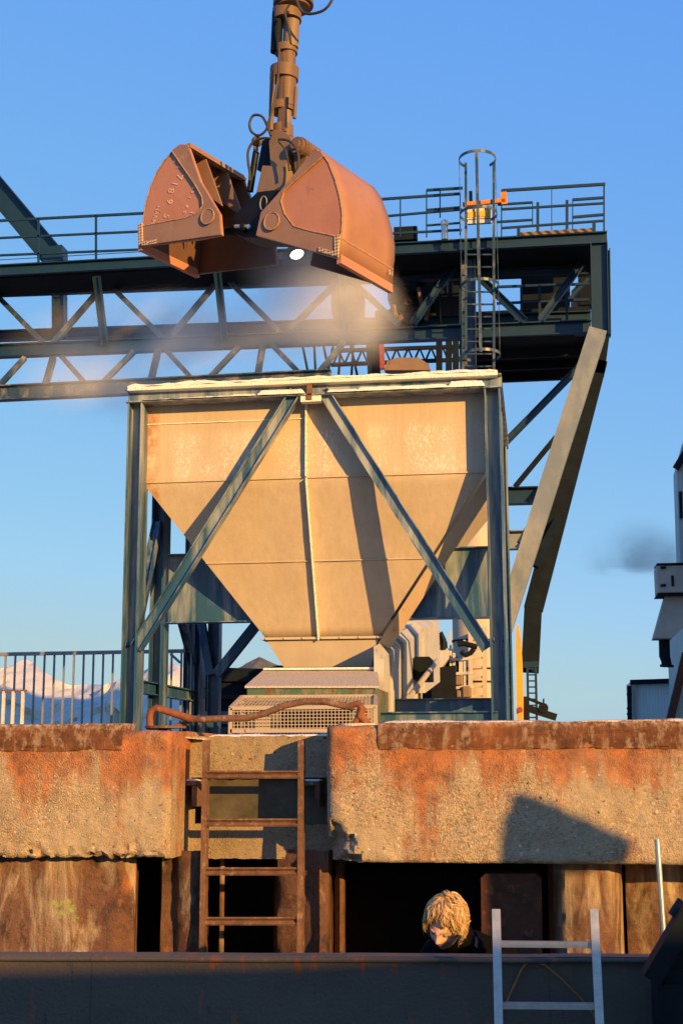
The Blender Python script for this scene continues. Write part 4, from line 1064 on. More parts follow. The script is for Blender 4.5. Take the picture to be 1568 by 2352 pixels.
b.tube([at(905, 738, 28.2), at(925, 728, 28.2)], .08, 8); b.build('cable_pipe', M['rust'], gan, True)
# inclined legs
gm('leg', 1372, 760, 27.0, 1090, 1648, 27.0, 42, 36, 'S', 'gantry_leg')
gm('leg', 1378, 770, 28.6, 1366, 860, 28.6, 44, 36, 'S', 'dark'); gm('leg', 1372, 830, 28.6, 1224, 1400, 28.6, 46, 36, 'S', 'dark'); gm('leg', 1224, 1390, 28.6, 1216, 1545, 28.6, 42, 34, 'S', 'dark')  # rear leg: shade from the front leg put into its near black colour
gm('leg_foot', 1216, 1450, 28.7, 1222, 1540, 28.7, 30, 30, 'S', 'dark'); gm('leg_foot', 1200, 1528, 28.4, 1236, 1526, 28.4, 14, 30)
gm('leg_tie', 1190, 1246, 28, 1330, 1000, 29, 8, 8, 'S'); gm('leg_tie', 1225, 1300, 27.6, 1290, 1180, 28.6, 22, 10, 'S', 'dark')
gm('cross_beam', 1080, 1142, 29, 1235, 1138, 29, 42, 34, 'I'); gm('cross_beam', 1080, 1244, 29, 1212, 1240, 29, 46, 34, 'I', 'gantry_leg')
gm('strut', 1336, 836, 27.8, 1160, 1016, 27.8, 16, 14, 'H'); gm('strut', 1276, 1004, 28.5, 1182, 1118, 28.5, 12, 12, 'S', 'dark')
# stay at the left and the column under it
gm('stay', -120, 300, 28.6, 128, 596, 28.6, 62, 44, 'H'); gm('stay_foot', 126, 572, 28.55, 128, 606, 28.55, 56, 44, 'S'); gm('hanger_column', 137, 640, 29.2, 138, 776, 29.2, 34, 30, 'H')
# railings of the walkway
rl = lambda k: (lambda u: line(u, 0, 507 + 39 * k, 328, 490 + 40 * k))
for k in range(3): gm('handrail', -400, rl(k)(-400), 27, 600, rl(k)(600) + (2 * k), 27, 6 if k == 0 else 5, 5)
for u in (-40, 89, 221, 349, 480): gm('handrail_post', u, rl(0)(u), 27, u, top(u) - 12, 27, 5, 5, 'S')
gm('cable', -400, 620, 27, 330, 578, 27, 1.5, 1.5)
for u0, v0, u1, v1, t_ in ((870, 458, 1056, 445, 6), (870, 498, 1060, 481, 5), (979, 437, 1062, 432, 6), (979, 482, 1056, 476, 4), (979, 518, 1056, 512, 4), (870, 538, 1060, 528, 5),
                           (1151, 438, 1389, 423, 7), (1142, 470, 1222, 465, 5), (1151, 481, 1384, 467, 5), (1314, 459, 1386, 454, 6), (1140, 510, 1222, 505, 5), (1151, 524, 1386, 507, 5), (1314, 499, 1384, 493, 6)):
    gm('handrail', u0, v0, 27, u1, v1, 27, t_, 5)
for u, v0, v1, t_ in ((919, 456, 545, 3), (979, 437, 545, 3), (1010, 436, 500, 3), (1056, 444, 540, 3), (1151, 438, 546, 3), (1222, 465, 520, 2.5), (1234, 465, 543, 7), (1266, 430, 540, 2), (1301, 460, 540, 7), (1314, 458, 525, 2.5), (1386, 424, 530, 4), (1190, 522, 546, 8), (1363, 510, 540, 8)):
    gm('handrail_post', u, v0, 27, u, v1, 27, t_, 4, 'S')
gm('hazard_board', 1194, 538, 26.9, 1360, 528, 26.9, 9, 3, mat='stripes')
b = MB(); p, q = at(1073, 514, 26.9), at(1127, 476, 26.9); b.box((p.x, 26.9, p.z), (q.x, 26.98, q.z)); sg = b.build('sign_board', M['white'], gan)
b = MB()
for v0, v1 in ((499, 483),): p, q = at(1074, v0, 26.88), at(1124, v1, 26.88); b.box((p.x, 26.885, p.z), (q.x, 26.899, q.z))
b.build('sign_panel', M['yellow'], sg)
b = MB(); p, q = at(1074, 502, 26.88), at(1124, 500, 26.88); b.box((p.x, 26.885, p.z - .02), (q.x, 26.899, q.z)); b.build('sign_stripe', M['green'], sg)
gm('barrier_arm', 1062, 470, 26.8, 1160, 461, 26.8, 9, 9, mat='orange'); gm('barrier_arm', 1156, 442, 26.8, 1158, 470, 26.8, 14, 9, 'S', 'orange'); gm('barrier_post', 1082, 515, 26.95, 1080, 440, 26.95, 8, 8, 'S', 'dark')
gm('deck_box', 905, 540, 27.4, 958, 537, 27.4, 34, 20, mat='dark')
b = MB(); p = at(1020, 514, 26.8); b.ball(p, .09, 12); b.tube([p - Vector((0, 0, .35)), p], .07, 10); b.build('beacon', M['galv'], gan, True)
# caged ladder
cl = MB(); YLd = 26.75
for u in (1069, 1133): cl.bar(at(u, 375, YLd), at(u + 2, 1660, YLd), .05, .09, (0, 1, 0))
ladder = cl.build('cage_ladder', M['gantry_mid'], gan)
b = MB()
for i in range(38): v = 585 + i * 28.5; b.bar(at(1070, v, YLd), at(1135, v, YLd), .03, .03)
b.build('rung', M['gantry_mid'], ladder)
cx = (at(1069, 600, YLd).x + at(1135, 600, YLd).x) / 2
for v in (380, 505, 668, 826):
    z = at(1100, v, YLd).z; b = MB(); pts = [Vector((cx + .38 * math.cos(x), YLd - .30 + .40 * math.sin(x) * 1.05, z)) for x in (math.pi * (-1.28 + 1.56 * k_ / 20) + math.pi / 2 * 0 for k_ in range(21))]
    for p0, p1 in zip(pts, pts[1:]): b.bar(p0, p1, .012, .06)
    b.build('hoop', M['gantry_mid'], ladder)
for x in (-.5, -.93, -.07):
    p = Vector((cx + .38 * math.cos(math.pi * x), YLd - .30 + .42 * math.sin(math.pi * x), 0))
    b = MB(); b.bar(Vector((p.x, p.y, at(1100, 380, YLd).z)), Vector((p.x, p.y, at(1100, 832, YLd).z)), .05 if x != -.5 else .012, .012 if x != -.5 else .06, (1, 0, 0)); b.build('cage_bar', M['gantry_mid'], ladder)
# lit floodlight
fp_ = at(680, 582, 26.6); b = MB(); ld_ = (CAM - fp_).normalized(); b.tube([fp_ - ld_ * .16, fp_ - ld_ * .02, fp_ + ld_ * .05, fp_ + ld_ * .05, fp_ + ld_ * .0], [.10, .19, .21, .16, .15], 24); fx = b.build('floodlight', M['dark'], gan, True)
tl = NT('lamp_glass'); tl.b.inputs['Emission Color'].default_value = (1, .95, .82, 1); tl.b.inputs['Emission Strength'].default_value = 6; ML = tl.done((.9, .9, .85), .4)
b = MB(); b.ball(fp_ + ld_ * .03, (.155, .05, .125), 28); b.build('lamp_glass', ML, fx, True)
gm('lamp_bracket', 650, 604, 26.75, 708, 601, 26.75, 10, 8); gm('lamp_bracket', 652, 604, 26.7, 653, 578, 26.7, 5, 5, 'S'); gm('lamp_bracket', 706, 602, 26.7, 706, 577, 26.7, 5, 5, 'S')

# small things at the right foot of the gantry
Yo = 22.0
og = MB(); og.prism([at(1184, 1440, Yo), at(1190, 1434, Yo), at(1196, 1470, Yo), at(1201, 1570, Yo), at(1201, 1665, Yo), at(1186, 1665, Yo), at(1183, 1500, Yo)], (0, .2, 0))
tag(og.build('marker_post', plain('orange_yellow_paint', (.72, .33, .045), .55, 0, .15), None), 'tall orange yellow painted post beside the hopper post', 'post')
sl = thing('access_ladder', 'thin dark steel ladder hanging at the foot of the gantry leg', 'ladder', at(1218, 1655, 28.3))
b = MB()
for u in (1210, 1229): b.bar(at(u, 1520, 28.3), at(u + 3, 1665, 28.3), .05, .05, (0, 1, 0))
b.build('stringer', M['gantry'], sl); b = MB()
for v in range(1536, 1660, 14): b.bar(at(1200 if v % 28 == 0 else 1210, v, 28.3), at(1236 if v % 28 == 0 else 1230, v, 28.3), .03, .03)
b.build('rung', M['gantry'], sl)
ba = thing('barrier', 'black counterweighted barrier arm tilted down by the gantry foot', 'barrier', at(1230, 1655, 27.5))
b = MB(); b.bar(at(1196, 1622, 27.5), at(1277, 1648, 27.5), .15, .14, (0, 0, 1)); b.build('arm', M['black'], ba)
b = MB(); b.bar(at(1208, 1603, 27.5), at(1248, 1619, 27.5), .08, .06); b.build('stay', M['black'], ba)
b = MB(); p = at(1247, 1626, 27.4); b.tube([p, p + Vector((0, .2, 0))], .10, 16); b.bar(p, p + Vector((.01, .1, .18)), .03, .03); b.build('counterweight', M['black'], ba, True)
b = MB(); b.bar(at(1205, 1600, 27.5), at(1205, 1668, 27.5), .16, .16, (0, 1, 0)); b.build('stand', M['black'], ba)
b = MB(); p = at(1193, 1630, 21.8); b.tube([p, p + Vector((0, .15, 0))], .045, 12); tag(b.build('warning_lamp', M['red'], None, True), 'small red lamp in front of the orange yellow post', 'lamp')

# lattice boom and its ropes far behind
lb = thing('lattice_boom', 'thin dark lattice boom with ropes seen under the gantry', 'boom', at(900, 850, 36))
b = MB(); Yb2 = 36
for v0, v1 in ((806, 796), (838, 826)): b.bar(at(760, v0, Yb2), at(1060, v1, Yb2), .1, .1)
n = 22
for i in range(n):
    u = 765 + i * 13.2; v = line(u, 760, 806, 1060, 796)
    b.bar(at(u, v + (0 if i % 2 else 31), Yb2), at(u + 13.2, v + (31 if i % 2 else 0), Yb2), .05, .05)
b.build('lattice', M['black'], lb)
b = MB()
for u0, u1 in ((720, 726), (738, 760), (770, 748), (800, 824), (690, 712), (784, 776), (812, 806), (842, 848)): b.tube([at(u0, 770, Yb2), at(u1, 880, Yb2)], .035, 6)
b.build('rope', M['black'], lb)
b = MB(); p = at(934, 842, Yb2 - 1)
b.prism([at(882, 850, 35), at(888, 830, 35), at(912, 821, 35), at(960, 821, 35), at(984, 836, 35), at(986, 850, 35)], (0, 1.2, 0)); b.build('cover', M['boom_tan'], lb)
b = MB(); b.bar(at(876, 792, 34.9), at(878, 848, 34.9), .12, .12, (0, 1, 0)); b.build('marker', M['red'], lb)
for u in (852, 866, 1008, 1030, 1046):
    b = MB(); b.bar(at(u, 770, 35.2), at(u, 870, 35.2), .16, .16, (0, 1, 0)); b.build('mast', M['dark'], lb)

# ------------------------------------------------------------------ railing at the left
YR1 = 16.6
fe = thing('railing', 'grey steel railing with many upright bars left of the hopper', 'railing', at(200, 1660, YR1))
MB().bar(at(-60, 1504, YR1), at(440, 1495, YR1), .05, .045).build('top_rail', M['rail_grey'], fe)
for i in range(-3, 20):
    u = 14 + 22.4 * i; b = MB(); p = at(u, 1500, YR1); b.bar(Vector((p.x, YR1, 0)), p, .022, .022, (0, 1, 0)); b.build('baluster', M['rail_grey'], fe)
b = MB(); b.bar(at(392, 1502, YR1), at(414, 1522, YR1), .03, .03); b.build('stay', M['rail_grey'], fe)
lf = thing('low_barrier', 'low pale barrier with rusty top at the far left edge', 'barrier', at(20, 1665, 14.2))
MB().bar(at(-60, 1590, 14.2), at(62, 1587, 14.2), .03, .025).build('top_rail', M['rust'], lf)
for u in (-12, 10, 32, 54):
    p = at(u, 1588, 14.2); MB().bar(Vector((p.x, 14.2, 0)), p, .03, .03, (0, 1, 0)).build('upright', M['rail_pale'], lf)

# ------------------------------------------------------------------ salt heaps
def heap(ridge, Y, depth, name, mat, seed, foot=0):
    rows = []; n = 34; pts = []
    us = [ridge[0][0] + (ridge[-1][0] - ridge[0][0]) * i / 150 for i in range(151)]
    import bisect
    xs_ = [r[0] for r in ridge]
    def rv(u):
        i = max(0, min(len(ridge) - 2, bisect.bisect(xs_, u) - 1)); return line(u, *ridge[i], *ridge[i + 1])
    for j in range(n + 1):
        t_ = j / n; row = []
        for u in us:
            p = at(u, rv(u), Y)
            f = 1 - abs(t_ - .62) / .62 if t_ < .62 else 1 - (t_ - .62) / .38
            h = p.z * (f ** .9)
            q = Vector((p.x * .2, t_ * 6, seed))
            h += p.z * (.10 * fb(q, 1) + .05 * fb(q, 3.5)) * min(1, (1 - f) * 4) * (f > 0)
            row.append(Vector((p.x, Y - depth * .62 + depth * t_ + depth * .07 * fb(q, 1.2), max(-.5, h - .3 * (f <= 0)))))
        rows.append(row)
    o = MB().sheet(rows).build(name, M[mat], None, True); return setting(o)
heap([(-260, 1560), (-120, 1545), (0, 1531), (38, 1530), (62, 1513), (83, 1526), (115, 1547), (142, 1561), (170, 1575), (194, 1571), (240, 1572), (262, 1571), (309, 1543), (344, 1522), (382, 1519), (430, 1535), (520, 1600)], 150, 46, 'hills', 'mound', 3)
heap([(440, 1600), (520, 1545), (560, 1526), (596, 1508), (630, 1524), (660, 1535), (760, 1560)], 170, 40, 'far_hills', 'mound_dark', 8)

# ------------------------------------------------------------------ silo tower and shed at the right
YT = 60.0
tw_ = thing('silo_tower', 'grey loading tower with a box and downward chute at the right edge', 'loading tower', at(1640, 1650, YT))
b = MB(); b.prism([at(1553, 1075, YT), at(1572, 1005, YT), at(1720, 800, YT), at(1900, 800, YT), at(1900, 1330, YT), at(1562, 1330, YT)], (0, 1.6, 0)); b.build('tower_wall', M['clad'], tw_)
b = MB(); b.box((15.5, 41, -.03), (95, 56, 31)); b.build('shade_block', M['clad'], tw_)  # unseen block added off frame to shade the tower and the heaps
b = MB(); b.bar(at(1551, 1076, YT - .2), at(1722, 792, YT - .2), .3, .3); b.build('roof_edge', M['dark'], tw_)
b = MB(); b.bar(at(1561, 1130, YT - .1), at(1563, 1190, YT - .1), .12, .3, (0, 1, 0)); b.build('slot_window', M['dark'], tw_)
b = MB(); p, q = at(1509, 1362, YT - 2), at(1900, 1290, YT - 2); b.box((p.x, YT - 2, p.z), (q.x, YT - .6, q.z), .05); b.build('filter_box', M['tower'], tw_)
b = MB(); p, q = at(1507, 1368, YT - 2.05), at(1900, 1358, YT - 2.05); b.box((p.x, YT - 2.1, p.z), (q.x, YT - .7, q.z)); p, q = at(1507, 1294, YT - 2.05), at(1900, 1288, YT - 2.05); b.box((p.x, YT - 2.1, p.z), (q.x, YT - .7, q.z)); b.build('box_rim', M['dark'], tw_)
b = MB()
for v in (1304, 1345): b.bar(at(1516, v, YT - 2.05), at(1528, v - 1, YT - 2.05), .1, .1)
b.bar(at(1543, 1322, YT - 2.05), at(1544, 1346, YT - 2.05), .1, .1, (0, 1, 0)); b.build('door_hinge', M['dark'], tw_)
b = MB(); b.prism([at(1527, 1368, YT - 1.6), at(1500, 1466, YT - 1.6), at(1542, 1466, YT - 1.6), at(1590, 1420, YT - 1.6), at(1590, 1368, YT - 1.6)], (0, 1.2, 0)); b.build('chute', M['tower'], tw_)
b = MB(); b.tube([at(1524, 1466, YT - .8), at(1525, 1508, YT - .8), at(1528, 1516, YT - .8), at(1530, 1528, YT - .8)], [12 * px(YT), 12 * px(YT), 11 * px(YT), 11 * px(YT)], 20); b.tube([at(1530, 1527, YT - .8), at(1530, 1532, YT - .8)], 15 * px(YT), 20); b.build('spout', M['dark'], tw_, True)
b = MB(); b.bar(at(1574, 1500, YT - 3), at(1534, 1668, YT - 3), .45, .3, (1, 0, 0)); b.build('inclined_leg', M['rust_dark'], tw_)
b = MB(); b.bar(at(1588, 1480, YT - 2.4), at(1552, 1668, YT - 2.4), .5, .4, (1, 0, 0)); b.build('inclined_leg', M['clad'], tw_)
b = MB(); b.box((at(1600, 1668, YT).x, YT, -.03), (at(1900, 1668, YT).x, YT + 12, at(1600, 1320, YT).z)); b.build('base_wall', M['clad'], tw_)
sh = thing('shed', 'low ribbed grey metal shed on the skyline at the right', 'shed', at(1510, 1660, 75))
b = MB(); p, q = at(1449, 1668, 75), at(1600, 1566, 75); b.box((p.x, 75, -.03), (q.x, 78, q.z)); b.build('wall', M['clad_pale'], sh)
b = MB(); b.bar(at(1446, 1567, 74.8), at(1600, 1562, 74.8), .3, .25); b.build('roof_edge', M['dark'], sh)
b = MB(); b.bar(at(1455, 1568, 74.8), at(1457, 1668, 74.8), .2, .12, (0, 1, 0)); b.build('corner_trim', M['tanwall'], sh)
b = MB(); b.tube([at(1444, 1575, 74.5), at(1445, 1668, 74.5)], .12, 8)
for v in (1595, 1627, 1640): b.bar(at(1438, v, 74.5), at(1450, v, 74.5), .1, .1)
b.build('drain_pipe', M['dark'], sh, True)

# ------------------------------------------------------------------ person crouching on the side deck
YH = 6.62
HC = at(1024, 2122, YH)                          # middle of the head
per = thing('person', 'blond wavy haired person in dark clothing bending down behind the coaming', 'person', Vector((HC.x, YH, -1.98)))
hf = (Rh * -.47 + Fh * -.72 + Zu * -.50).normalized()       # where the face points
hu = (Zu - hf * hf.dot(Zu)).normalized()
hu = (hu * math.cos(R(-12)) + hf.cross(hu) * math.sin(R(-12))).normalized()
hr = hf.cross(hu).normalized()
def hl(x, y, z): return HC + hr * x + hf * y + hu * z       # head frame: right, forward, up (metres)
t = NT('skin'); M['skin'] = t.done(t.mix(t.noise(18, 4), (.60, .32, .22), (.66, .37, .26)), .5, 0, t.bump(t.noise(120, 3), .1, .002), .35)
M['skin'].node_tree.nodes['Principled BSDF'].inputs['Subsurface Weight'].default_value = .08 if 'Principled BSDF' in M['skin'].node_tree.nodes else 0
t = NT('hair_dark'); M['hair_dark'] = t.done(t.mix(t.ramp(t.noise(40, 4), [(.35, 0.), (.65, 1.)]), (.26, .145, .055), (.46, .29, .125)), .45, 0, None, .4)
t = NT('hair'); hn = t.noise(1.0, 4, .6, t.map((60, 60, 60)))
M['hair'] = t.done(t.mix(t.ramp(hn, [(.35, 0.), (.65, 1.)]), (.34, .20, .075), (.58, .40, .19)), .42, 0, None, .45)
t = NT('dark_jacket'); M['jacket'] = t.done(t.mix(t.noise(9, 4), (.002, .002, .0025), (.004, .004, .005)), .85, 0, t.bump(t.noise(14, 4), .5, .01), .06)
# body: crouched, leaning over, hands towards the deck
def skin_body():
    nd = {}; es = []
    def N(k, p, r, parent=None):
        nd[k] = (Vector(p), r)
        if parent: es.append((parent, k))
    nb_ = hl(0, -.055, -.10)
    side = hr.copy(); side.z = 0; side.normalize(); fw = Vector((hf.x, hf.y, 0)).normalized()
    z0 = -1.98
    ch = nb_ - fw * .16 + Vector((0, 0, -.14)); pel = ch - fw * .30 + Vector((0, 0, -.24))
    N('pelvis', pel, .15); N('waist', pel.lerp(ch, .5), .14, 'pelvis'); N('chest', ch, .155, 'waist'); N('neckb', ch.lerp(nb_, .62), .075, 'chest'); N('neck', nb_, .055, 'neckb')
    for s in (-1, 1):
        k = 'LR'[s > 0]
        N('sh' + k, ch + side * (.17 * s) + Vector((0, 0, .03)), .062, 'chest')
        N('el' + k, ch + side * (.24 * s) + fw * .12 + Vector((0, 0, -.26)), .045, 'sh' + k)
        N('wr' + k, ch + side * (.16 * s) + fw * .32 + Vector((0, 0, -.42)), .030, 'el' + k)
        N('hip' + k, pel + side * (.11 * s), .10, 'pelvis')
        N('kn' + k, Vector((pel.x, pel.y, z0 + .45)) + side * (.20 * s) + fw * .32, .065, 'hip' + k)
        N('an' + k, Vector((pel.x, pel.y, z0 + .09)) + side * (.14 * s) + fw * .0, .045, 'kn' + k)
        N('to' + k, Vector((pel.x, pel.y, z0 + .04)) + side * (.16 * s) + fw * .18, .035, 'an' + k)
    ks = list(nd); me = bpy.data.meshes.new('body_cage'); o = bpy.data.objects.new('body_cage', me); col.objects.link(o)
    me.from_pydata([nd[k][0] for k in ks], [(ks.index(a), ks.index(b)) for a, b in es], [])
    sk_ = o.modifiers.new('s', 'SKIN'); o.modifiers.new('u', 'SUBSURF').levels = 2
    for i, k in enumerate(ks): me.skin_vertices[0].data[i].radius = (nd[k][1],) * 2
    me.skin_vertices[0].data[0].use_root = True
    dg = bpy.context.evaluated_depsgraph_get(); dg.update()
    m2 = bpy.data.meshes.new_from_object(o.evaluated_get(dg)); bpy.data.objects.remove(o)
    return m2, nd, fw, side
bm2, nd, fw, side = skin_body()
B = MB(); B.bm.from_mesh(bm2)
# hands: palm, four fingers and a thumb, reaching towards the deck
for k in 'LR':
    wr = nd['wr' + k][0]; el = nd['el' + k][0]; d = (wr - el).normalized(); sx = d.cross(Vector((0, 0, 1))).normalized(); dn = sx.cross(d).normalized()
    B.ball(wr + d * .05, (.035, .045, .03), 12)
    for i, L in enumerate((.065, .078, .074, .058)):
        b0 = wr + d * .075 + sx * ((i - 1.5) * .019); B.tube([b0, b0 + d * L * .45 - dn * .006, b0 + d * L * .8 - dn * .022, b0 + d * L * .95 - dn * .036], [.0095, .009, .0085, .006], 8)
    s_ = 1 if k == 'L' else -1; b0 = wr + d * .035 + sx * (s_ * .03); B.tube([b0, b0 + sx * (s_ * .025) + d * .025, b0 + sx * (s_ * .03) + d * .055 - dn * .01], [.012, .0105, .007], 8)
# head: shaped sphere with brow, nose, lips, jaw, ears
q = bmesh.ops.create_uvsphere(B.bm, u_segments=56, v_segments=40, radius=1)
def gs(x, z, cx, cz_, sx_, sz_): return math.exp(-((x - cx) / sx_) ** 2 - ((z - cz_) / sz_) ** 2)
for v in q['verts']:
    x, y, z = v.co.x * .075, v.co.y * .097, v.co.z * .118
    if z < 0: x *= 1 - .30 * (-z / .118) ** 1.6; y = y * (1 - .18 * (-z / .118)) + .012 * (-z / .118)
    if y > 0:
        f = min(1, y / .05)
        y += f * (.022 * gs(x, z, 0, -.030, .016, .014) + .014 * gs(x, z, 0, -.008, .011, .026) + .009 * gs(x, z, 0, .022, .05, .012)
                  - .014 * gs(x, z, .030, .004, .017, .011) - .014 * gs(x, z, -.030, .004, .017, .011)
                  + .009 * gs(x, z, 0, -.062, .022, .007) + .008 * gs(x, z, 0, -.075, .02, .007) - .004 * gs(x, z, 0, -.068, .022, .003) + .012 * gs(x, z, 0, -.1, .022, .016)
                  + .007 * gs(x, z, .042, -.028, .02, .022) + .007 * gs(x, z, -.042, -.028, .02, .022))
    v.co = hl(x, y, z)
for s in (-1, 1):
    eq = bmesh.ops.create_uvsphere(B.bm, u_segments=12, v_segments=8, radius=1)
    for v in eq['verts']: v.co = hl(s * (.074 + .010 * v.co.x), -.004 + .017 * v.co.y, -.012 + .031 * v.co.z)
body = B.build('body', M['skin'], per, True)
rm = body.modifiers.new('r', 'REMESH'); rm.mode = 'VOXEL'; rm.voxel_size = .0045; rm.use_smooth_shade = True
sm = body.modifiers.new('sm', 'SMOOTH'); sm.factor = .4; sm.iterations = 2
# jacket and trousers: the body shape a little larger, open at neck and wrists
J = MB(); J.bm.from_mesh(bm2)
J.bm.normal_update()
nk = nd['neck'][0]; nkd = (nd['neck'][0] - nd['chest'][0]).normalized()
kill = [v for v in J.bm.verts if (v.co - nd['neckb'][0]).dot(nkd) > .015 or min((v.co - nd['wr' + k][0]).length for k in 'LR') < .045]
for v in J.bm.verts: v.co += v.normal * (.022 + .012 * fb(v.co, 14))
bmesh.ops.delete(J.bm, geom=kill, context='VERTS')
J.build('jacket', M['jacket'], per, True, recalc=False)
# collar
b = MB(); cc = nd['neckb'][0] + nkd * .02; ax = nkd.cross(Vector((0, 0, 1))).normalized(); ay = nkd.cross(ax)
rows = [[cc + nkd * (h * .05) + (ax * math.cos(a) + ay * math.sin(a)) * (.098 + .006 * math.sin(3 * a) - .012 * h) for a in (2 * math.pi * i / 24 for i in range(25))] for h in range(3)]
o = b.sheet(rows).build('collar', M['jacket'], per, True); o.modifiers.new('t', 'SOLIDIFY').thickness = .012
# eyebrow, eye
b = MB()
for s in (-1, 1):
    b.tube([hl(s * (.014 + .009 * i), .100 - .0022 * i * i, .022 + .004 * math.sin(i * .8)) for i in range(5)], [.003, .004, .004, .003, .002], 6)
b.build('eyebrow', M['hair'], per, True)
b = MB()
for s in (-1, 1): b.ball(hl(s * .031, .079, .003), .011, 12)
b.build('eye', plain('eyeball', (.22, .18, .16), .2), per, True)
# hair: wavy locks growing from the crown, swept off the forehead, curling round the ears
rnd = random.Random(5)
gl = Vector((hr.dot(-Zu), hf.dot(-Zu), hu.dot(-Zu)))
def lock(H, x0, y0, z0, L, r, wave, lift, amp):
    p = Vector((x0, y0, z0)); n_ = Vector((x0 / .075 ** 2, y0 / .097 ** 2, z0 / .118 ** 2)).normalized()
    cr = Vector((.018, -.02, .11)); d = (p - cr); d = (d - n_ * d.dot(n_))
    d = d.normalized() if d.length > 1e-3 else Vector((rnd.uniform(-1, 1), 1, 0)).normalized()
    pts, rs = [], []; ph = rnd.uniform(0, 6.3); N_ = 16; st = L / N_
    for i in range(N_ + 1):
        f = i / N_
        e = math.sqrt((p.x / .075) ** 2 + (p.y / .097) ** 2 + (p.z / .118) ** 2)
        tgt = 1 + lift / .09 * min(1, f * 3 + .4)
        if e < tgt or e > tgt * 1.12: p = p.lerp(p / e * tgt, .5)
        sd_ = n_.cross(d).normalized(); a_ = ph + f * wave * 6.3
        q_ = p + sd_ * (math.sin(a_) * amp * (f + .3)) + n_ * (math.cos(a_) * amp * .6 * f)
        pts.append(hl(*q_)); rs.append(r * (1 - .8 * f ** 2) * (.55 + .45 * min(1, f * 5)))
        n_ = Vector((p.x / .075 ** 2, p.y / .097 ** 2, p.z / .118 ** 2)).normalized()
        sweep = Vector((math.copysign(.55, p.x + .01), -.1, 0)) if (p.y > .03 and p.z < .085) else Vector((0, 0, 0))
        d = d * .74 + gl * .22 + sweep * .5 + Vector((rnd.uniform(-.15, .15), rnd.uniform(-.15, .15), rnd.uniform(-.15, .15)))
        d = d - n_ * d.dot(n_) * .85
        d.normalize(); p = p + d * st
        if p.y > .046 and p.z < .070 and abs(p.x) < .058: break
    if len(pts) > 5: H.tube(pts, rs, 5)
def grow(n, H, r0, r1, amp, lf):
    c_ = 0
    while c_ < n:
        th, zc = rnd.uniform(0, 2 * math.pi), rnd.uniform(-.55, 1)
        rr = math.sqrt(1 - zc * zc); x, y, z = rr * math.cos(th) * .077, rr * math.sin(th) * .099, zc * .120
        c_ += 1
        if y > .026 and z < .090: continue
        if y > .012 and z < .0: continue
        lock(H, x, y, z, rnd.uniform(.10, .19), rnd.uniform(r0, r1), rnd.uniform(1.1, 2.8), rnd.uniform(*lf), amp * rnd.uniform(.6, 1.5))
def ridge(th, ph):
    a = th + .30 * math.sin(ph * 3.1 + 2 * math.sin(th * 2)) + .12 * math.sin(ph * 7 + th * 5)
    return fb((math.cos(a) * 2.6, math.sin(a) * 2.6, ph * .55), 1.0), fb((math.cos(a) * 9, math.sin(a) * 9, ph * .8 + 3), 1.0)
H = MB(); rows = []; tone = []
NT_, NP_ = 150, 70
for j in range(NP_ + 1):
    ph = R(3) + R(128) * j / NP_; row = []
    for i in range(NT_ + 1):
        th = 2 * math.pi * i / NT_
        fr = max(0, math.sin(th))                       # 1 towards the face
        lim = R(128) - R(78) * fr ** 1.3 * (1 + .10 * math.sin(th * 9)) + R(5) * math.sin(th * 13 + 1)
        p_ = R(3) + (lim - R(3)) * j / NP_
        r1, r2 = ridge(th, p_)
        k = 1.20 + .19 * r1 + .08 * r2 + .05 * math.sin(p_ * 2)
        if j > NP_ - 6: k -= .02 * (j - NP_ + 6)
        q = Vector((math.cos(th) * math.sin(p_) * .077 * k, math.sin(th) * math.sin(p_) * .099 * k - .004, math.cos(p_) * .118 * (k - .02)))
        row.append(hl(*q))
    rows.append(row)
H.sheet(rows); hc = H.build('hair', M['hair_dark'], per, True)
sd_m = hc.modifiers.new('t', 'SOLIDIFY'); sd_m.thickness = .006; sd_m.offset = -1
grow(0, MB(), .004, .007, .01, (.02, .03))
def strand(H, th, p0, p1, r, seed, amp):
    pts, rs = [], []; n_ = 14
    for i in range(n_ + 1):
        f = i / n_; p_ = p0 + (p1 - p0) * f
        t2 = th + .30 * math.sin(p_ * 3.1 + 2 * math.sin(th * 2)) * .6 + amp * math.sin(p_ * 6.5 + seed)
        k = 1.24 + .03 * math.sin(seed * 5) + .08 * math.sin(p_ * 5.5 + seed * 2) + .07 * f
        pts.append(hl(math.cos(t2) * math.sin(p_) * .077 * k, math.sin(t2) * math.sin(p_) * .099 * k - .004, math.cos(p_) * .118 * (k - .02)))
        rs.append(r * (.4 + .6 * math.sin(math.pi * min(1, f * 1.05 + .08))) * (1 - .75 * f ** 3))
    H.tube(pts, rs, 6)
for nlock, r0, r1, mt in ((150, .0035, .0062, 'hair'), (130, .002, .004, 'hair_dark'), (110, .0008, .0015, 'hair')):
    H = MB()
    for _ in range(nlock):
        th = rnd.uniform(0, 2 * math.pi); fr = max(0, math.sin(th)); lim = R(126) - R(74) * fr ** 1.3
        p0 = rnd.uniform(R(6), R(60)) * (1 - .45 * fr); p1 = min(lim + R(rnd.uniform(-4, 10)), p0 + R(rnd.uniform(45, 85)))
        strand(H, th, p0, p1, rnd.uniform(r0, r1), rnd.uniform(0, 6), rnd.uniform(.08, .30))
    H.build('hair', M[mt], per, True)

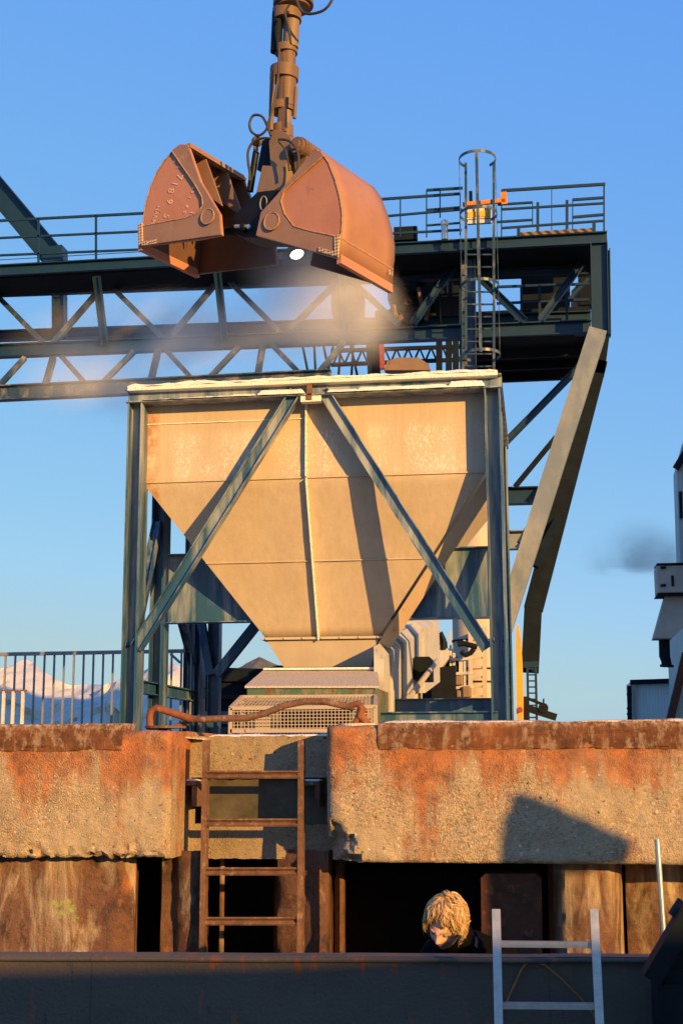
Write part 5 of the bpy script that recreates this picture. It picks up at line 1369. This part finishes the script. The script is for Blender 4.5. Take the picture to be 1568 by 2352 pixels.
# ------------------------------------------------------------------ salt dust and smoke in the air
def dust(name, lo, hi, label, cat, dens, colr, scale, thr, seed, aniso=-.25):
    b = MB(); b.box((-1, -1, -1), (1, 1, 1)); lo, hi = Vector(lo), Vector(hi)
    o = b.build(name, None); o.location = (lo + hi) / 2; h = (hi - lo) / 2
    for v in o.data.vertices: v.co = Vector((v.co.x * h.x, v.co.y * h.y, (v.co.z - 1) * h.z))
    m_ = bpy.data.materials.new(name); m_.use_nodes = True; t_ = m_.node_tree; t_.nodes.clear()
    N_ = lambda k: t_.nodes.new(k); Lk = t_.links.new
    out = N_('ShaderNodeOutputMaterial'); pv = N_('ShaderNodeVolumePrincipled'); Lk(pv.outputs[0], out.inputs['Volume'])
    pv.inputs['Color'].default_value = (*colr, 1); pv.inputs['Anisotropy'].default_value = aniso
    tc = N_('ShaderNodeTexCoord'); nz = N_('ShaderNodeTexNoise'); nz.inputs['Scale'].default_value = scale; nz.inputs['Detail'].default_value = 4; nz.inputs['Roughness'].default_value = .55; nz.inputs['Distortion'].default_value = .4
    mp = N_('ShaderNodeMapping'); mp.inputs['Location'].default_value = (seed, seed * .7, seed * 1.3); Lk(tc.outputs['Object'], mp.inputs[0]); Lk(mp.outputs[0], nz.inputs['Vector'])
    rmp = N_('ShaderNodeMapRange'); rmp.inputs[1].default_value = thr; rmp.inputs[2].default_value = thr + .42; Lk(nz.outputs[0], rmp.inputs[0])
    ln = N_('ShaderNodeVectorMath'); ln.operation = 'LENGTH'; sc = N_('ShaderNodeVectorMath'); sc.operation = 'MULTIPLY'; sc.inputs[1].default_value = (1 / h.x, 1 / h.y, 1 / h.z)
    Lk(tc.outputs['Object'], sc.inputs[0]); Lk(sc.outputs[0], ln.inputs[0])
    fall = N_('ShaderNodeMapRange'); fall.interpolation_type = 'SMOOTHSTEP'; fall.inputs[1].default_value = 1; fall.inputs[2].default_value = .15; Lk(ln.outputs['Value'], fall.inputs[0])
    mu = N_('ShaderNodeMath'); mu.operation = 'MULTIPLY'; Lk(rmp.outputs[0], mu.inputs[0]); Lk(fall.outputs[0], mu.inputs[1])
    m2_ = N_('ShaderNodeMath'); m2_.operation = 'MULTIPLY'; m2_.inputs[1].default_value = dens; Lk(mu.outputs[0], m2_.inputs[0]); Lk(m2_.outputs[0], pv.inputs['Density'])
    o.data.materials.append(m_); o['kind'] = 'stuff'
    # keep the ellipsoid centred on the object's own origin
    for v in o.data.vertices: v.co.z += h.z
    return o
def dbox(u0, v0, u1, v1, y0, y1):
    ym = (y0 + y1) / 2; a, c = at(u0, v1, ym), at(u1, v0, ym); return (a.x, y0, a.z), (c.x, y1, c.z)
dust('salt_dust', *dbox(540, 560, 960, 930, 12.4, 17.4), '', '', 1.9, (.98, .95, .84), 1.3, .30, 2)
dust('salt_dust', *dbox(-20, 680, 900, 910, 13.4, 17.2), '', '', 1.5, (.98, .95, .84), 1.0, .28, 5)
dust('salt_dust', *dbox(40, 760, 460, 1120, 13.6, 17.6), '', '', .7, (.98, .95, .86), .8, .30, 9)
dust('smoke', *dbox(1320, 1170, 1610, 1450, 62, 68), '', '', .75, (.22, .26, .32), .33, .33, 11)
